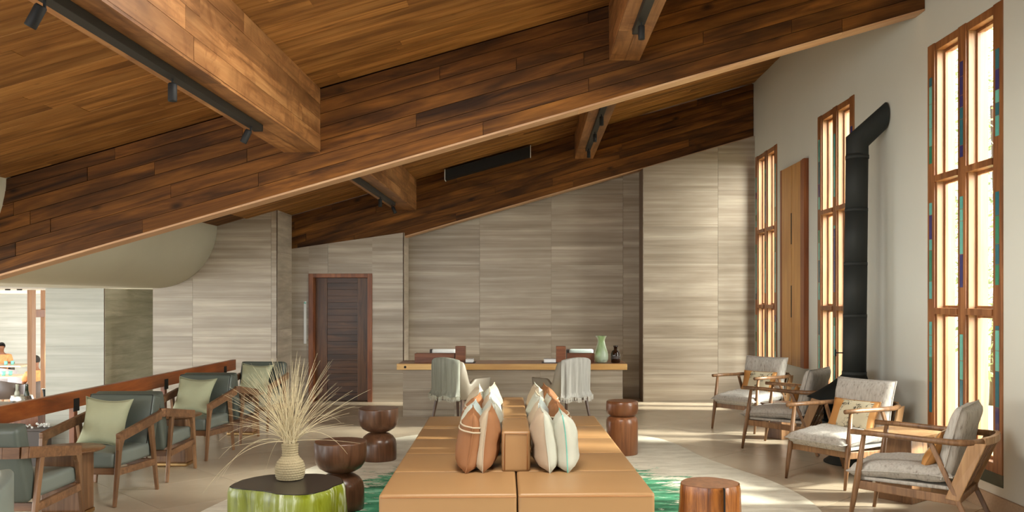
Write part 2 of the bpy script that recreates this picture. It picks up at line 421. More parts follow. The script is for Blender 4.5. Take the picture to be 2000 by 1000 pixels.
# floor of diagonal stone tiles
fl = structure(link('floor', bx(XL, XR, -1, 14.7, -.14, -.006), 'grout'))
T = .92; c45 = math.cos(PI/4)
for i in range(-14, 15):
    for j in range(-14, 20):
        cx, cy = (i-j)*T*c45+.3, (i+j)*T*c45+3.0
        poly = [(cx+dx, cy+dy) for dx, dy in ((0,-T*c45+.003), (T*c45-.003,0), (0,T*c45-.003), (-T*c45+.003,0))]
        for k in ((1,0,XR-.001), (-1,0,-XL-.002), (0,1,14.69), (0,-1,-2.2)): poly = clip(poly, *k) if len(poly) > 2 else []
        if area(poly) > .01: link('floor_tile', prism(new(), poly, lambda x, y: (x, y, 0), lambda x, y: (x, y, -.006)), 'floor', fl)
lf = structure(link('floor_lower', bx(-22, XL-.02, -1, 28.3, -1.1, -1.0), 'floor'))
st = structure(link('wall_step', bx(XL-.08, XL, -1, 13.38, -1.0, -.002), 'tileg'))

# stone-clad walls: backing plus tiles of about 1.2 x 0.6 m
def tiled(name, x0, x1, d, top, mat, xoff, z0=0, zt=6, depth=.4, tw=1.21, th=.6, zoff=.0):
    """front face at y=d; top(x) gives the height line (straight)"""
    a_ = (top(x1)-top(x0))/(x1-x0); b_ = top(x0)-a_*x0
    poly = clip([(x0,z0),(x1,z0),(x1,zt),(x0,zt)], -a_, 1, b_)
    w_ = structure(link(name, prism(new(), poly, lambda x, z: (x, d+.012, z), lambda x, z: (x, d+depth, z)), 'grout'))
    k0 = math.floor((x0-xoff)/tw)
    for i in range(k0, k0+int((x1-x0)/tw)+3):
        for j in range(-4, 12):
            if th*(j+1)+zoff < z0: continue
            r_ = [(xoff+i*tw+.0015, zoff+j*th+.0012), (xoff+(i+1)*tw-.0015, zoff+j*th+.0012), (xoff+(i+1)*tw-.0015, zoff+(j+1)*th-.0012), (xoff+i*tw+.0015, zoff+(j+1)*th-.0012)]
            for k in ((-1,0,-x0), (1,0,x1), (0,-1,-z0), (0,1,zt), (-a_,1,b_)): r_ = clip(r_, *k) if len(r_) > 2 else []
            if area(r_) > .0005: link('stone_tile', prism(new(), r_, lambda x, z: (x, d, z), lambda x, z: (x, d+.013, z)), mat, w_)
    return w_
DW = 14.167                               # door wall / right slab face
XA, XB, XC = -3.93, -2.10, 1.80           # wall corners
doortop = lambda x: 2.49+(x+3.95)*.145
tiled('wall_back', XB-.1, XC+.1, 14.69, lambda x: ceil(x)+.02, 'tile', -.892-1.21*2, depth=.3, zoff=-.15)
# door wall is built round its door
DX0, DX1, DZ = (603-VX)/120, (727-VX)/120, 2.09
dw = tiled('wall_door_left', XA-.02, DX0, DW, doortop, 'tile', -5.3, zoff=-.15, depth=.52)
tiled('wall_door_right', DX1, XB, DW, doortop, 'tile', -2.9, zoff=-.15, depth=.52)
tiled('wall_door_head', DX0, DX1, DW, doortop, 'tile', -3.33, z0=DZ, zoff=-.15, depth=.52)
tiled('wall_back_right', XC, XR+.2, DW, lambda x: zb(x)-.002, 'tile', 3.02-1.21, zoff=-.15, depth=.52)
tiled('wall_back_left', -5.84, XA, 13.39, lambda x: ceil(x)+.02, 'tile', -5.23, z0=-1, zoff=-.1, depth=.75)
def side_cladding(name, x, y0, y1, top, z0, mat, sgn):
    """cladding on a face that looks along +-X"""
    w_ = structure(link(name, bx(min(x-sgn*.003, x-sgn*.02), max(x-sgn*.003, x-sgn*.02), y0, y1, z0, top), 'grout'))
    z = z0
    while z < top-.02:
        z2 = min(z+.6, top); link('stone_tile', bx(min(x, x-sgn*.008), max(x, x-sgn*.008), y0+.001, y1-.001, z+.001, z2-.001), mat, w_); z = z2
side_cladding('wall_corner', XA+.012, 13.39, DW, ceil(XA), 0, 'tile', 1)
side_cladding('wall_reveal', XB+.012, DW, 14.68, doortop(XB), 0, 'tile', 1)
# pale block and greenish return on the lower level
blk = tiled('wall_block', -7.5, -6.6, 13.4, lambda x: 1.838, 'tilew', -7.5, z0=-1, zt=1.838, depth=.3, tw=1.3, th=.95)
side_cladding('wall_return', -6.585, 13.413, 16.0, 1.838, -1, 'tileg', 1)
structure(link('wall_gap', bx(-6.58, -4.0, 15.4, 15.6, -1, 2.2), 'tileg'))
structure(link('wall_far', bx(-24, -6.7, 28.3, 28.5, -1, 1.84), 'tilew'))

# right wall with its tall windows
WINS = [(12.87, 14.10), (9.78, 11.02), (6.69, 7.95), (3.60, 4.86)]
WZ0, WZ1, WT = .21, 3.97, .17
bm = new(); y = 14.69
for (a_, b_) in WINS:
    box(bm, XR, XR+WT, b_, y, 0, 6); box(bm, XR, XR+WT, a_, b_, 0, WZ0); box(bm, XR, XR+WT, a_, b_, WZ1, 6); y = a_
box(bm, XR, XR+WT, -1, y, 0, 6)
structure(link('wall_right', bm, 'plaster'))
b = new(); box(b, -.8, XR+WT, -1.2, -1.0, -.14, 5.0); box(b, XL, -.8, -1.2, -1.0, -.14, 1.0); structure(link('wall_light_block', b, 'plaster'))  # unseen wall behind the camera, added to cut light from there
structure(link('baseboard_right', bx(XR-.025, XR, -1, DW-.002, 0, .14, bev=.004), 'skirt'))
def window(idx, y0, y1, full=True):
    w_ = structure(empty('window_%d' % idx, (XR, (y0+y1)/2, WZ0)))
    I = Matrix.Translation(-Vector((XR, (y0+y1)/2, WZ0)))
    A = lambda n_, bm_, m_, p=w_, s_=False: link(n_, bm_, m_, p, s_, I)
    pw, px0, zs = .13, XR-.012, WZ0+.10
    mid = (y0+y1)/2; posts = [(y1-pw, y1), (mid-pw/2, mid+pw/2), (y0, y0+pw)]
    A('marble_strip', bx(px0+.008, XR+.1, y0+.002, y1-.002, WZ0+.002, zs, bev=.002), 'plinthg')
    for (a_, b_) in posts:
        A('post', bx(px0, XR+.10, a_, b_, zs, WZ1, bev=.003), 'win')
        A('outer_post', bx(XR+.11, XR+WT+.01, a_+.0, b_, zs, WZ1), 'winp')
        if not full: continue
        for (z0, z1) in ((2.85, 3.67), (1.70, 2.55), (.62, 1.42)):
            z0 += random.uniform(-.06, .06)+(0 if a_ > mid else .03); z1 += random.uniform(-.05, .05); z = z0
            while z < z1-.03:
                z2 = min(z+random.choice((.1, .16, .22, .28)), z1)
                A('stained_glass', bx(px0-.003, px0+.004, (a_+b_)/2-.026, (a_+b_)/2+.026, z+.002, z2-.002), 'st%d' % random.choice((0,0,1,2,3,3,4))); z = z2
    for k, (a_, b_) in enumerate(((posts[1][1], posts[0][0]), (posts[2][1], posts[1][0]))):
        A('head', bx(px0+.01, XR+.165, a_+.001, b_-.001, WZ1-.07, WZ1-.001, bev=.003), 'win')
        A('sill', bx(px0-.0, XR+.14, a_+.001, b_-.001, zs+.001, zs+.075, bev=.004), 'win')
        # pale linings beside each pane
        A('jamb', bx(px0+.02, XR+.108, b_-.018, b_-.001, zs+.076, WZ1-.071), 'winp')
        A('jamb', bx(px0+.02, XR+.108, a_+.001, a_+.018, zs+.076, WZ1-.071), 'winp')
        zz = [zs+.076, 1.535, 2.72, WZ1-.071]
        for z in zz[1:3]: A('transom', bx(px0-.012, XR+.12, a_+.001, b_-.001, z, z+.055, bev=.003), 'win')
        for n_ in range(3):
            z0 = zz[n_]+(.055 if n_ else 0); z1 = zz[n_+1]; gx = XR+.085
            fr = new()
            for q in ((a_+.018, a_+.038, z0, z1), (b_-.038, b_-.018, z0, z1)): box(fr, gx-.014, gx+.014, *q, bev=.002)
            for q in ((a_+.038, b_-.038, z0, z0+.022), (a_+.038, b_-.038, z1-.022, z1)): box(fr, gx-.014, gx+.014, *q, bev=.002)
            sash = A('sash', fr, 'win')
            A('pane', bx(gx-.003, gx+.003, a_+.037, b_-.037, z0+.021, z1-.021), 'glass', sash)
for k, (a_, b_) in enumerate(WINS[:3]): window(k+1, a_, b_)
window(4, *WINS[3], full=False)

# ceiling boards running up the slope, butt-jointed
def slope_box(bm, x0, x1, y0, y1, za, zc, f=ceil):
    return hexa(bm, [(x0,y0,f(x0)+za),(x1,y0,f(x1)+za),(x1,y1,f(x1)+za),(x0,y1,f(x0)+za),(x0,y0,f(x0)+zc),(x1,y0,f(x1)+zc),(x1,y1,f(x1)+zc),(x0,y1,f(x0)+zc)])
cl = structure(link('ceiling', slope_box(new(), -6.2, XR+WT, -1.2, 14.99, .02, .12), 'beam'))
bwid = .135
def ceil_boards(y0, y1, xlo, xhi, limit=10):
    y = y0
    while y < y1-.02:
        ye = min(y+bwid*random.choice((.8,1,1,1.15)), y1); x = xlo; first = True; gp_ = random.choice((.0015,.0015,.003,.005))
        while x < xhi-.05:
            L = random.uniform(1.5, 5.5) if not first else random.uniform(.8, 4.5)
            xe = min(x+L, xhi); xe = xhi if xhi-xe < .5 else xe; first = False
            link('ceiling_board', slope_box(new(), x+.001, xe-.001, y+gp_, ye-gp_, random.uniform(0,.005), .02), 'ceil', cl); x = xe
        y = ye
ceil_boards(3.0, D1, -5.4, XR); ceil_boards(D1+.2, D2, -4.4, XR)
link('ceiling_board', slope_box(new(), -6.2, XR, -1.2, 2.999, 0, .02), 'ceil', cl)

def roof_beam(y, th, label, xlo, xhi, rows=7):
    b = tag(empty('roof_beam', (xlo, y, zb(xlo))), label, 'beam', None)
    I = Matrix.Translation(-Vector((xlo, y, zb(xlo))))
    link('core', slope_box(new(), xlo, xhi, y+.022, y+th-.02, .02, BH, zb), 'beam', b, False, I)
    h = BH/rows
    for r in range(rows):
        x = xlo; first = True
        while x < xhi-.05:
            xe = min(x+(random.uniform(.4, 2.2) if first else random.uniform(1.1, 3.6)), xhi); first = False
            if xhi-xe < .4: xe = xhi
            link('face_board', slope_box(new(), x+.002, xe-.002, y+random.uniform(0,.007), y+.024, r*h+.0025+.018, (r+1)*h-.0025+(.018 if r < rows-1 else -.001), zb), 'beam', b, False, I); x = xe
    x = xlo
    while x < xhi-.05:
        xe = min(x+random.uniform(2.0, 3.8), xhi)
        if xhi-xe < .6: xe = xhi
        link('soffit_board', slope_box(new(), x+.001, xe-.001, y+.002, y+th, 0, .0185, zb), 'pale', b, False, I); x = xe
    return b
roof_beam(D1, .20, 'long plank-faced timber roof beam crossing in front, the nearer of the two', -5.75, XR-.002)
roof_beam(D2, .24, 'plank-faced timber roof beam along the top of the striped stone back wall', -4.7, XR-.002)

def cross_beam(x0, x1, y0, y1, zbot, label, rows=4):
    zt = lambda x: ceil(x)-.001
    b = tag(empty('cross_beam', ((x0+x1)/2, y0, zbot)), label, 'beam')
    I = Matrix.Translation(-Vector(((x0+x1)/2, y0, zbot)))
    def quad(xa, xb, ya, yb, za0, za1, t0, t1):
        return hexa(new(), [(xa,ya,za0),(xb,ya,za1),(xb,yb,za1),(xa,yb,za0),(xa,ya,t0),(xb,ya,t1),(xb,yb,t1),(xa,yb,t0)])
    link('core', quad(x0+.018, x1-.018, y0+.001, y1-.001, zbot+.018, zbot+.018, zt(x0+.018), zt(x1-.018)), 'purl', b, False, I)
    for side in (0, 1):
        xa, xb = (x0, x0+.018) if side == 0 else (x1-.018, x1)
        top = zt(xa); h = (top-zbot-.018)/rows
        for r in range(rows):
            y = y0
            while y < y1-.03:
                ye = min(y+random.uniform(1.0, 2.6), y1); ye = y1 if y1-ye < .4 else ye; e = random.uniform(0, .003)
                z0 = zbot+.018+r*h+.001; z1 = zbot+.018+(r+1)*h-.001
                sl = (zt(xb)-zt(xa)) if r == rows-1 else 0
                link('side_board', quad(xa-(e if side == 0 else 0), xb+(e if side else 0), y+.001, ye-.001, z0, z0, z1, z1+sl), 'purl', b, False, I); y = ye
    for (xa, xb) in ((x0, (x0+x1)/2), ((x0+x1)/2, x1)):
        y = y0
        while y < y1-.03:
            ye = min(y+random.uniform(1.5, 3.0), y1); ye = y1 if y1-ye < .6 else ye
            link('soffit_board', quad(xa+.001, xb-.001, y+.001, ye-.001, zbot, zbot, zbot+.018, zbot+.018), 'purl', b, False, I); y = ye
    return b
cross_beam(-2.29, -1.955, 1.0, D1-.002, 3.02, 'big pale timber cross beam at upper left carrying a black light track')
cross_beam(.705, .985, 1.0, D1-.002, 3.865, 'timber cross beam at the top right of centre with one spotlight')
cross_beam(-2.26, -1.90, D1+.202, D2-.002, 3.13, 'short timber cross beam seen below the long beam, left of the black slot')
cross_beam(.69, .99, D1+.202, D2-.002, 3.97, 'timber cross beam behind the long beam, right of the black slot')

# curved plaster bulkhead
rx, rz_, cxb, czb = .95, .95, -5.80, 2.79
prof = [(-5.83-.0, 1.84)]
pr = [(-7.0, 1.84)]+[(cxb+rx*math.sin(t), czb-rz_*math.cos(t)) for t in [PI/2*k/18 for k in range(19)]]+[(-4.85, 3.2), (-7.0, 3.2)]
o = structure(link('ceiling_bulkhead', prism(new(), pr, lambda x, z: (x, 2.0, z), lambda x, z: (x, 13.385, z)), 'plasterb', smooth=False))
for p in o.data.polygons:
    if abs(p.normal.y) < .5 and abs(p.normal.z) < .999 and p.area > .05: p.use_smooth = True
structure(link('ceiling_low', bx(-24, -6.98, 2, 28.3, 1.84, 1.95), 'white'))
structure(link('ceiling_lower_back', bx(-6.98, -4.0, 13.4+.75, 15.4, 1.84, 1.95), 'plasterb'))

# ------------------------------------------------------------------ door
d = structure(empty('door_1', ((DX0+DX1)/2, DW, 0)))
I = Matrix.Translation(-Vector(((DX0+DX1)/2, DW, 0))); A = lambda n_, bm_, m_, p=d: link(n_, bm_, m_, p, False, I)
fw = .075
A('frame', bx(DX0, DX0+fw, DW-.02, DW+.30, 0, DZ, bev=.004), 'doorf'); A('frame', bx(DX1-fw, DX1, DW-.02, DW+.30, 0, DZ, bev=.004), 'doorf')
A('frame_head', bx(DX0+fw, DX1-fw, DW-.02, DW+.30, DZ-.065, DZ, bev=.004), 'doorf')
l0, l1, ly = DX0+fw+.002, DX1-fw-.002, DW+.14
A('stile', bx(l0, l0+.19, ly, ly+.05, .004, DZ-.067, bev=.003), 'doorv'); A('stile', bx(l1-.19, l1, ly, ly+.05, .004, DZ-.067, bev=.003), 'doorv')
A('rail', bx(l0+.19, l1-.19, ly, ly+.05, .004, .13, bev=.003), 'door'); A('rail', bx(l0+.19, l1-.19, ly, ly+.05, DZ-.15, DZ-.067, bev=.003), 'door')
nb = 17; hh = (DZ-.15-.13)/nb
for k in range(nb): A('door_board', bx(l0+.192, l1-.192, ly+.008+random.uniform(0,.006), ly+.04, .13+k*hh+.002, .13+(k+1)*hh-.002), 'door')
structure(link('wall_upper', bx(-4.6, XA+.0, DW-.015, DW+.5, 0, 1.93), 'tileg'))
structure(link('wall_behind_door', bx(DX0-.1, DX1+.1, DW+.53, DW+.56, 0, 2.4), 'grout'))
o = tag(empty('wall_plate', ((596-VX)/120, DW, 1.0)), 'slim pale strip with a green light on the wall left of the dark door', 'sensor')
link('plate', bx(-.02, .02, -.012, 0, -.05, .64, bev=.003), 'paper', o); link('indicator', bx(-.015, .015, -.016, -.01, .60, .63), 'st1', o)

# ------------------------------------------------------------------ lights and black slot on the ceiling
def spot(x, y, z, tilt, label):
    o = tag(empty('spotlight', (x, y, z)), label, 'spotlight')
    link('stem', tube(new(), [(0,0,0), (0,0,-.035)], .007, 8), 'black', o)
    b = new(); lathe(b, [(.024,-.135),(.026,-.13),(.026,-.035),(.022,-.028)], 20)
    link('lamp_head', b, 'black', o, True, Matrix.Rotation(tilt, 4, 'Y'))
def track(x, y0, y1, z, label):
    o = tag(empty('light_track', (x, y0, z)), label, 'light track')
    link('channel', bx(-.035, .035, 0, y1-y0, -.05, 0, bev=.003), 'track', o)
    link('end_cap', bx(-.037, .037, y1-y0, y1-y0+.012, -.052, 0, bev=.003), 'black', o)
track(-2.13, 2.2, 6.75, 3.02, 'long dark light track under the pale cross beam at upper left')
spot(-2.13, 3.80, 2.97, .5, 'black spotlight at the top left corner of the ceiling track')
spot(-2.13, 5.15, 2.97, 0, 'black cylinder spotlight hanging midway along the long left track')
spot(-2.13, 6.58, 2.97, .45, 'tilted black spotlight near the far end of the long left track')
track(.845, 3.5, 7.05, 3.865, 'short grey light track under the cross beam at top right of centre')
spot(.845, 6.75, 3.815, 0, 'black spotlight under the top right cross beam')
track(-2.10, 9.6, 13.1, 3.13, 'dark light track on the small cross beam above the back wall, left side')
spot(-2.10, 12.0, 3.08, 0, 'black spotlight hanging straight below the small left cross beam')
spot(-2.10, 13.0, 3.08, -.4, 'tilted black spotlight at the far end of the small left cross beam')
track(.84, 9.6, 13.2, 3.97, 'dark light track on the small cross beam above the back wall, right side')
for yy, nm in ((10.6, 'nearest'), (11.7, 'middle'), (13.0, 'farthest')):
    spot(.84, yy, 3.92, 0, '%s of three black spotlights below the right small cross beam' % nm)
xs0, xs1 = (870-VX)/121, (1037-VX)/121
o = tag(empty('linear_diffuser', (xs0, 13.9, 3.62)), 'long black slot unit below the ceiling between the two small cross beams', 'air vent')
I = Matrix.Translation(-Vector((xs0, 13.9, 3.62))); f = lambda x: 3.66+.28*(x-xs0)
link('housing', slope_box(new(), xs0+.012, xs1-.012, 13.9, 14.08, -.08, .08, f), 'black', o, False, I)
for a_, b_ in ((xs0, xs0+.012), (xs1-.012, xs1)): link('end_cap', slope_box(new(), a_, b_, 13.89, 14.09, -.085, .085, f), 'paper', o, False, I)
link('bracket', slope_box(new(), xs0+.6, xs0+.66, 13.96, 14.02, .08, .10, f), 'black', o, False, I)
# ------------------------------------------------------------------ carved panel on the right wall
y0, y1, z0, z1 = 11.40, 12.56, .76, 3.52
o = tag(empty('wall_panel', (XR, (y0+y1)/2, z0)), 'tall carved ochre wooden wall panel between the two far windows', 'wall panel')
I = Matrix.Translation(-Vector((XR, (y0+y1)/2, z0)))
ym = 12.02
link('board', bx(XR-.045, XR-.001, ym+.006, y1-.08, z0, z1, bev=.004), 'panel', o, False, I)
link('board', bx(XR-.045, XR-.001, y0+.19, ym-.006, z0, z1, bev=.004), 'panel', o, False, I)
link('edge_strip', bx(XR-.05, XR-.001, y1-.078, y1, z0, z1+.0, bev=.004), 'panelr', o, False, I)
link('edge_strip', bx(XR-.055, XR-.001, y0+.10, y0+.186, z0, z1, bev=.004), 'panelr', o, False, I)
link('edge_strip', bx(XR-.065, XR-.001, y0, y0+.096, z0, z1, bev=.004), 'panelr', o, False, I)
for (a_, b_) in ((1.42, 1.86), (2.43, 2.86)): link('slot', bx(XR-.048, XR-.044, ym-.018, ym+.018, a_, b_), 'black', o, False, I)
for (a_, b_) in ((.80, 1.36), (1.92, 2.37), (2.92, 3.48)): link('groove_strip', bx(XR-.049, XR-.04, ym-.02, ym+.02, a_, b_, bev=.003), 'panel', o, False, I)

# ------------------------------------------------------------------ fireplace and flue
FX, FY = 3.29, 8.90
fp = tag(empty('fireplace', (FX, FY, 0)), 'black conical steel fireplace behind the printed-cushion lounge chair, right wall', 'fireplace')
b = new(); lathe(b, [(.30,0),(.30,.012),(.235,.06),(.13,.17),(.11,.26),(.20,.32)], 40); link('pedestal', b, 'flue', fp, True)
b = new(); lathe(b, [(.20,.30),(.30,.36),(.32,.42),(.30,.42),(.30,.385),(.02,.37)], 40); link('fire_bowl', b, 'flue', fp, True)
# hood: skewed cone whose rim tilts down toward the back
b = new(); rings = []
for k in range(9):
    t = k/8; ring = []
    r_ = .118+(.36-.118)*t**1.05; zc = .90-.30*t
    for i in range(40):
        an = 2*PI*i/40; x = r_*math.cos(an); yv = r_*math.sin(an)
        z = zc+(-x*.25-.02)*t; ring.append(b.verts.new((x-.11*t, yv, z)))
    rings.append(ring)
for a_, c_ in zip(rings, rings[1:]):
    for i in range(40): b.faces.new((a_[i], a_[(i+1)%40], c_[(i+1)%40], c_[i]))
bmesh.ops.solidify(b, geom=b.faces[:], thickness=.012)
link('hood', b, 'flue', fp, True)
b = new(); n_ = 26; va = []
for i in range(n_+1):
    an = -PI*.62+PI*1.24*i/n_; x, yv = .34*math.cos(an)-.08, .34*math.sin(an)
    va.append((b.verts.new((x,yv,.40)), b.verts.new((x*1.03,yv*1.03,.60-x*.25))))
for p, q in zip(va, va[1:]): b.faces.new((p[0], q[0], q[1], p[1]))
bmesh.ops.solidify(b, geom=b.faces[:], thickness=.01); link('back_shell', b, 'flue', fp, True)
for k in range(4):
    b = new(); a0 = k*.8+.3; tube(b, [(-.18*math.cos(a0), -.18*math.sin(a0), .42+.02*k), (.16*math.cos(a0), .16*math.sin(a0), .43+.03*k)], [.035,.04], 9)
    link('log', b, 'darkleg', fp, True)
flu = tag(empty('flue_pipe', (FX, FY, .88)), 'tall matt black flue pipe bending into the wall between two windows', 'flue')
def seg_pipe(z0, z1, r): 
    lean = lambda z: .03*(z-.88)/2.4
    return tube(new(), [(lean(z0), 0, z0-.88), (lean(z1), 0, z1-.88)], r, 36)
zj = [.90, 1.50, 2.03, 2.58, 3.16]
for k in range(4):
    link('pipe_section', seg_pipe(zj[k]+.012, zj[k+1]-.012, .116-.002*k), 'flue', flu, True)
    link('joint_band', seg_pipe(zj[k]-.016, zj[k]+.016, .1195-.002*k), 'flue', flu, True)
link('collar', seg_pipe(.885, .93, .121), 'flue', flu, True)
# elbow: mitred bend then a slanting run into the wall
b = new(); R = .110; rings = []
path = [((.03, 3.13), 0), ((.03, 3.28), .5), ((.315, 3.54), 1)]
for (p, m_) in path:
    ring = []
    for i in range(36):
        an = 2*PI*i/36; u_, v_ = R*math.cos(an), R*math.sin(an)
        if m_ == 0: ring.append((p[0]+u_, v_, p[1]-.88))
        elif m_ == .5: ring.append((p[0]+u_, v_, p[1]-.88-u_*.46))
        else: ring.append((p[0]-.0, v_, p[1]-.88+u_*-1.28))
    rings.append([b.verts.new(q) for q in ring])
for a_, c_ in zip(rings, rings[1:]):
    for i in range(36): b.faces.new((a_[i], a_[(i+1)%36], c_[(i+1)%36], c_[i]))
link('elbow', b, 'flue', flu, True)
link('elbow_band', tube(new(), [(.03,0,3.10-.88), (.03,0,3.135-.88)], .1155, 36), 'flue', flu, True)
b = new(); tube(b, [(-.10,0,.24),(-.19,0,.24)], .006, 8); tube(b, [(-.19,0,.205),(-.19,0,.275)], .009, 8); link('damper_handle', b, 'black', flu, True)

# ------------------------------------------------------------------ railing
RX = -4.30
r_ = tag(empty('handrail', (RX, 9, 0)), 'broad red-brown timber handrail behind the green chairs', 'railing')
b = bx(-.03, .03, -8.5, 12.54-9, .655, .805, bev=.008); link('top_board', b, 'rail', r_)
for yy in (2.15, 4.15, 6.15, 8.15, 10.15, 12.1):
    link('post', bx(-.025, .025, yy-9-.03, yy-9+.03, 0, .655, bev=.004), 'doorf', r_)
    link('post_bracket', bx(.025, .034, yy-9-.05, yy-9+.05, .62, .74, bev=.003), 'black', r_)
# ------------------------------------------------------------------ rug
def fp_(px, py): S = (py-VY)/H; return ((px-VX)/S, F/S)
rug_pts = [fp_(*p) for p in ((800,851),(900,846),(1020,845),(1150,846),(1245,851),(1290,858),(1330,872),(1365,892),(1420,912),(1500,938),(1552,962),(1600,992))]
rug_pts += [(2.15,6.2),(1.9,5.2),(1.0,4.2),(-.3,3.9),(-1.6,4.3),(-2.3,5.3),(-2.62,6.3),(-2.55,7.2),(-2.30,8.1),(-2.05,9.1),(-1.85,10.0)]
def smooth_loop(pts, n=4):
    for _ in range(n if n < 3 else 2):
        q = []
        for i in range(len(pts)):
            a_, c_ = pts[i], pts[(i+1)%len(pts)]
            q += [(a_[0]*.75+c_[0]*.25, a_[1]*.75+c_[1]*.25), (a_[0]*.25+c_[0]*.75, a_[1]*.25+c_[1]*.75)]
        pts = q
    return pts
tag(link('rug', prism(new(), smooth_loop(rug_pts), lambda x, y: (x, y, .012), lambda x, y: (x, y, .0005)), 'rug'), 'cream rug of free-form outline with green watery pattern under the tan sofa', 'rug')

# ------------------------------------------------------------------ double-sided sofa
SZ = .012
sofa = tag(empty('double_sofa', (-.155, 7.38, SZ), math.atan(.12/3.72)), 'large tan leather double-sided sofa island in the middle of the room', 'sofa')
W2, L = .877, 3.72; mL = L/5
for k in range(5):
    for sgn in (-1, 1):
        x0, x1 = (.004, W2) if sgn > 0 else (-W2, -.004); y0 = -L/2+k*mL
        b = cushion(x0, x1, y0+.002, y0+mL-.002, .21, .43-SZ, .022, .006); m_ = link('seat_module', b, 'tan', sofa, True)
        link('base_panel', bx(x0+.006 if sgn < 0 else x0, x1-.006 if sgn > 0 else x1, y0+.003, y0+mL-.003, .03, .209, bev=.008), 'tan', m_)
link('plinth', bx(-W2+.06, W2-.06, -L/2+.06, L/2-.06, 0, .04), 'black', sofa)
for k in range(3):
    y0 = -L/2+mL*(k+1)
    b = cushion(-.103, .103, y0+.0015, y0+mL-.0015, .41, .715-SZ, .022, .004); link('backrest', b, 'tan', sofa, True)
loop = [(-.082,-L/2+mL-.001,.425),(-.082,-L/2+mL-.001,.685),(.082,-L/2+mL-.001,.685),(.082,-L/2+mL-.001,.425)]
link('piping', tube(new(), loop, .004, 6), 'tanseam', sofa, True)
for sgn in (-1, 1):
    a_, c_ = (.01, W2-.012) if sgn > 0 else (-W2+.012, -.01)
    link('piping', tube(new(), [(a_,-L/2+.003,.398),((a_+c_)/2,-L/2+.002,.399),(c_,-L/2+.003,.398)], .004, 6), 'tanseam', sofa, True)
# cushions of the sofa, standing in four rows parallel to the backrest
ROWS = [  # x centre (m, sofa frame), lean (rad), [ (y, size, material toward -x, toward +x, label) ]
 (-.35, .13, [(-1.00,.44,'brownp','brownp','striped','brown cushion with two cream stripes, nearest on the sofa left outer row'),
              (-.46,.43,'whitep','bluep','', 'pale blue-white cushion second in the left outer row of the sofa'),
              (.06,.43,'brownp','brownp','striped','brown striped cushion third in the left outer row of the sofa'),
              (.62,.45,'creamp','whitep','','cream-edged cushion farthest in the left outer row of the sofa')]),
 (-.20, .05, [(-.98,.45,'creamp','brownp','seam','cream cushion with a brown far side, nearest beside the sofa backrest on the left'),
              (-.44,.44,'whitep','whitep','','white cushion second beside the sofa backrest on the left'),
              (.08,.44,'creamp','bluep','','pale patterned cushion third beside the sofa backrest on the left'),
              (.62,.46,'whitep','creamp','','cream-white cushion farthest beside the sofa backrest on the left')]),
 (.20, -.05, [(-1.00,.44,'greyp','whitep','','two-tone taupe and white cushion nearest beside the sofa backrest on the right'),
              (-.46,.44,'creamp','bluep','','cream cushion second beside the sofa backrest on the right'),
              (.06,.44,'whitep','creamp','','off-white cushion third beside the sofa backrest on the right'),
              (.62,.46,'creamp','whitep','','beige cushion farthest beside the sofa backrest on the right')]),
 (.355, -.14, [(-1.00,.42,'whitep','whitep','seamg','white cushion with pale green seam nearest in the sofa right outer row'),
              (-.48,.45,'brownp','brownp','striped','brown cushion with cream stripes second in the sofa right outer row'),
              (.06,.44,'whitep','brownp','','brown cushion with white border third in the sofa right outer row'),
              (.62,.46,'brownp','brownp','striped','brown striped cushion farthest in the sofa right outer row')])]
MS = Matrix.Translation(sofa.location) @ Matrix.Rotation(sofa.rotation_euler.z, 4, 'Z')
for ri, (xc, lean, items) in enumerate(ROWS):
    for ci, (yc, sz, ma, mb, ex, lab) in enumerate(items):
        yaw = random.uniform(-.10, .10); ln = lean+random.uniform(-.03, .03)
        tw = .02*random.uniform(-1,1)
        p = tag(empty('sofa_cushion'), lab, 'cushion', 'cushions on the tan sofa')
        p.matrix_world = MS @ Matrix.Translation((xc-.02*math.copysign(1, ln), yc, .425-SZ)) @ Matrix.Rotation(ln, 4, 'Y') @ Matrix.Rotation(-PI/2+yaw, 4, 'Z')
        s_ = ri*4+ci
        link('cover', pillow(sz, sz, .195, 14, .07, s_), [ma, mb], p, True)
        link('piping', piping(sz, sz, .07, 14, .0045, s_), {'seam':'greyp','seamg':'st3'}.get(ex, mb), p, True)
        if ex == 'striped':
            for q in (.30, .335):
                b = new(); pts = []
                for sgn in (-1, 1):
                    for k in range(13):
                        u = (-1+2*k/12)*-sgn; k_ = kf(u, q/sz*2-1)
                        pts.append((u*sz/2*.965, sgn*.0975*k_*1.02+.012*math.sin(q/sz*PI+s_)+sgn*.002, q))
                pts.append(pts[0]); tube(b, pts, .0065, 5, False)
                link('stripe', b, 'creamp', p, True)

# ------------------------------------------------------------------ stools
def stool(x, y, prof, mat, label, split=None):
    o = tag(empty('hourglass_stool' if mat == 'stool' else 'drum_stool', (x, y, 0)), label, 'stool')
    lo = [q for q in prof if q[1] <= split]; hi = [q for q in prof if q[1] >= split]
    link('base', lathe(new(), lo, 48), mat, o, True); link('top_drum', lathe(new(), hi, 48), mat, o, True)
    for c in o.children:
        for p in c.data.polygons:
            if len(p.vertices) > 6: p.use_smooth = False
    return o
hp = [(.178,0),(.184,.006),(.186,.05),(.186,.16),(.176,.205),(.15,.243),(.11,.270),(.075,.2849),(.075,.285),(.12,.298),(.165,.325),(.192,.365),(.203,.41),(.205,.45),(.205,.522),(.203,.530),(.198,.533)]
hp = [(r, z) for r, z in hp]
stool((665-VX)/246.7, 6.89, [(r, z+.012) for r, z in hp], 'stool', 'dark walnut hourglass stool nearest, behind the lime green table', .297)
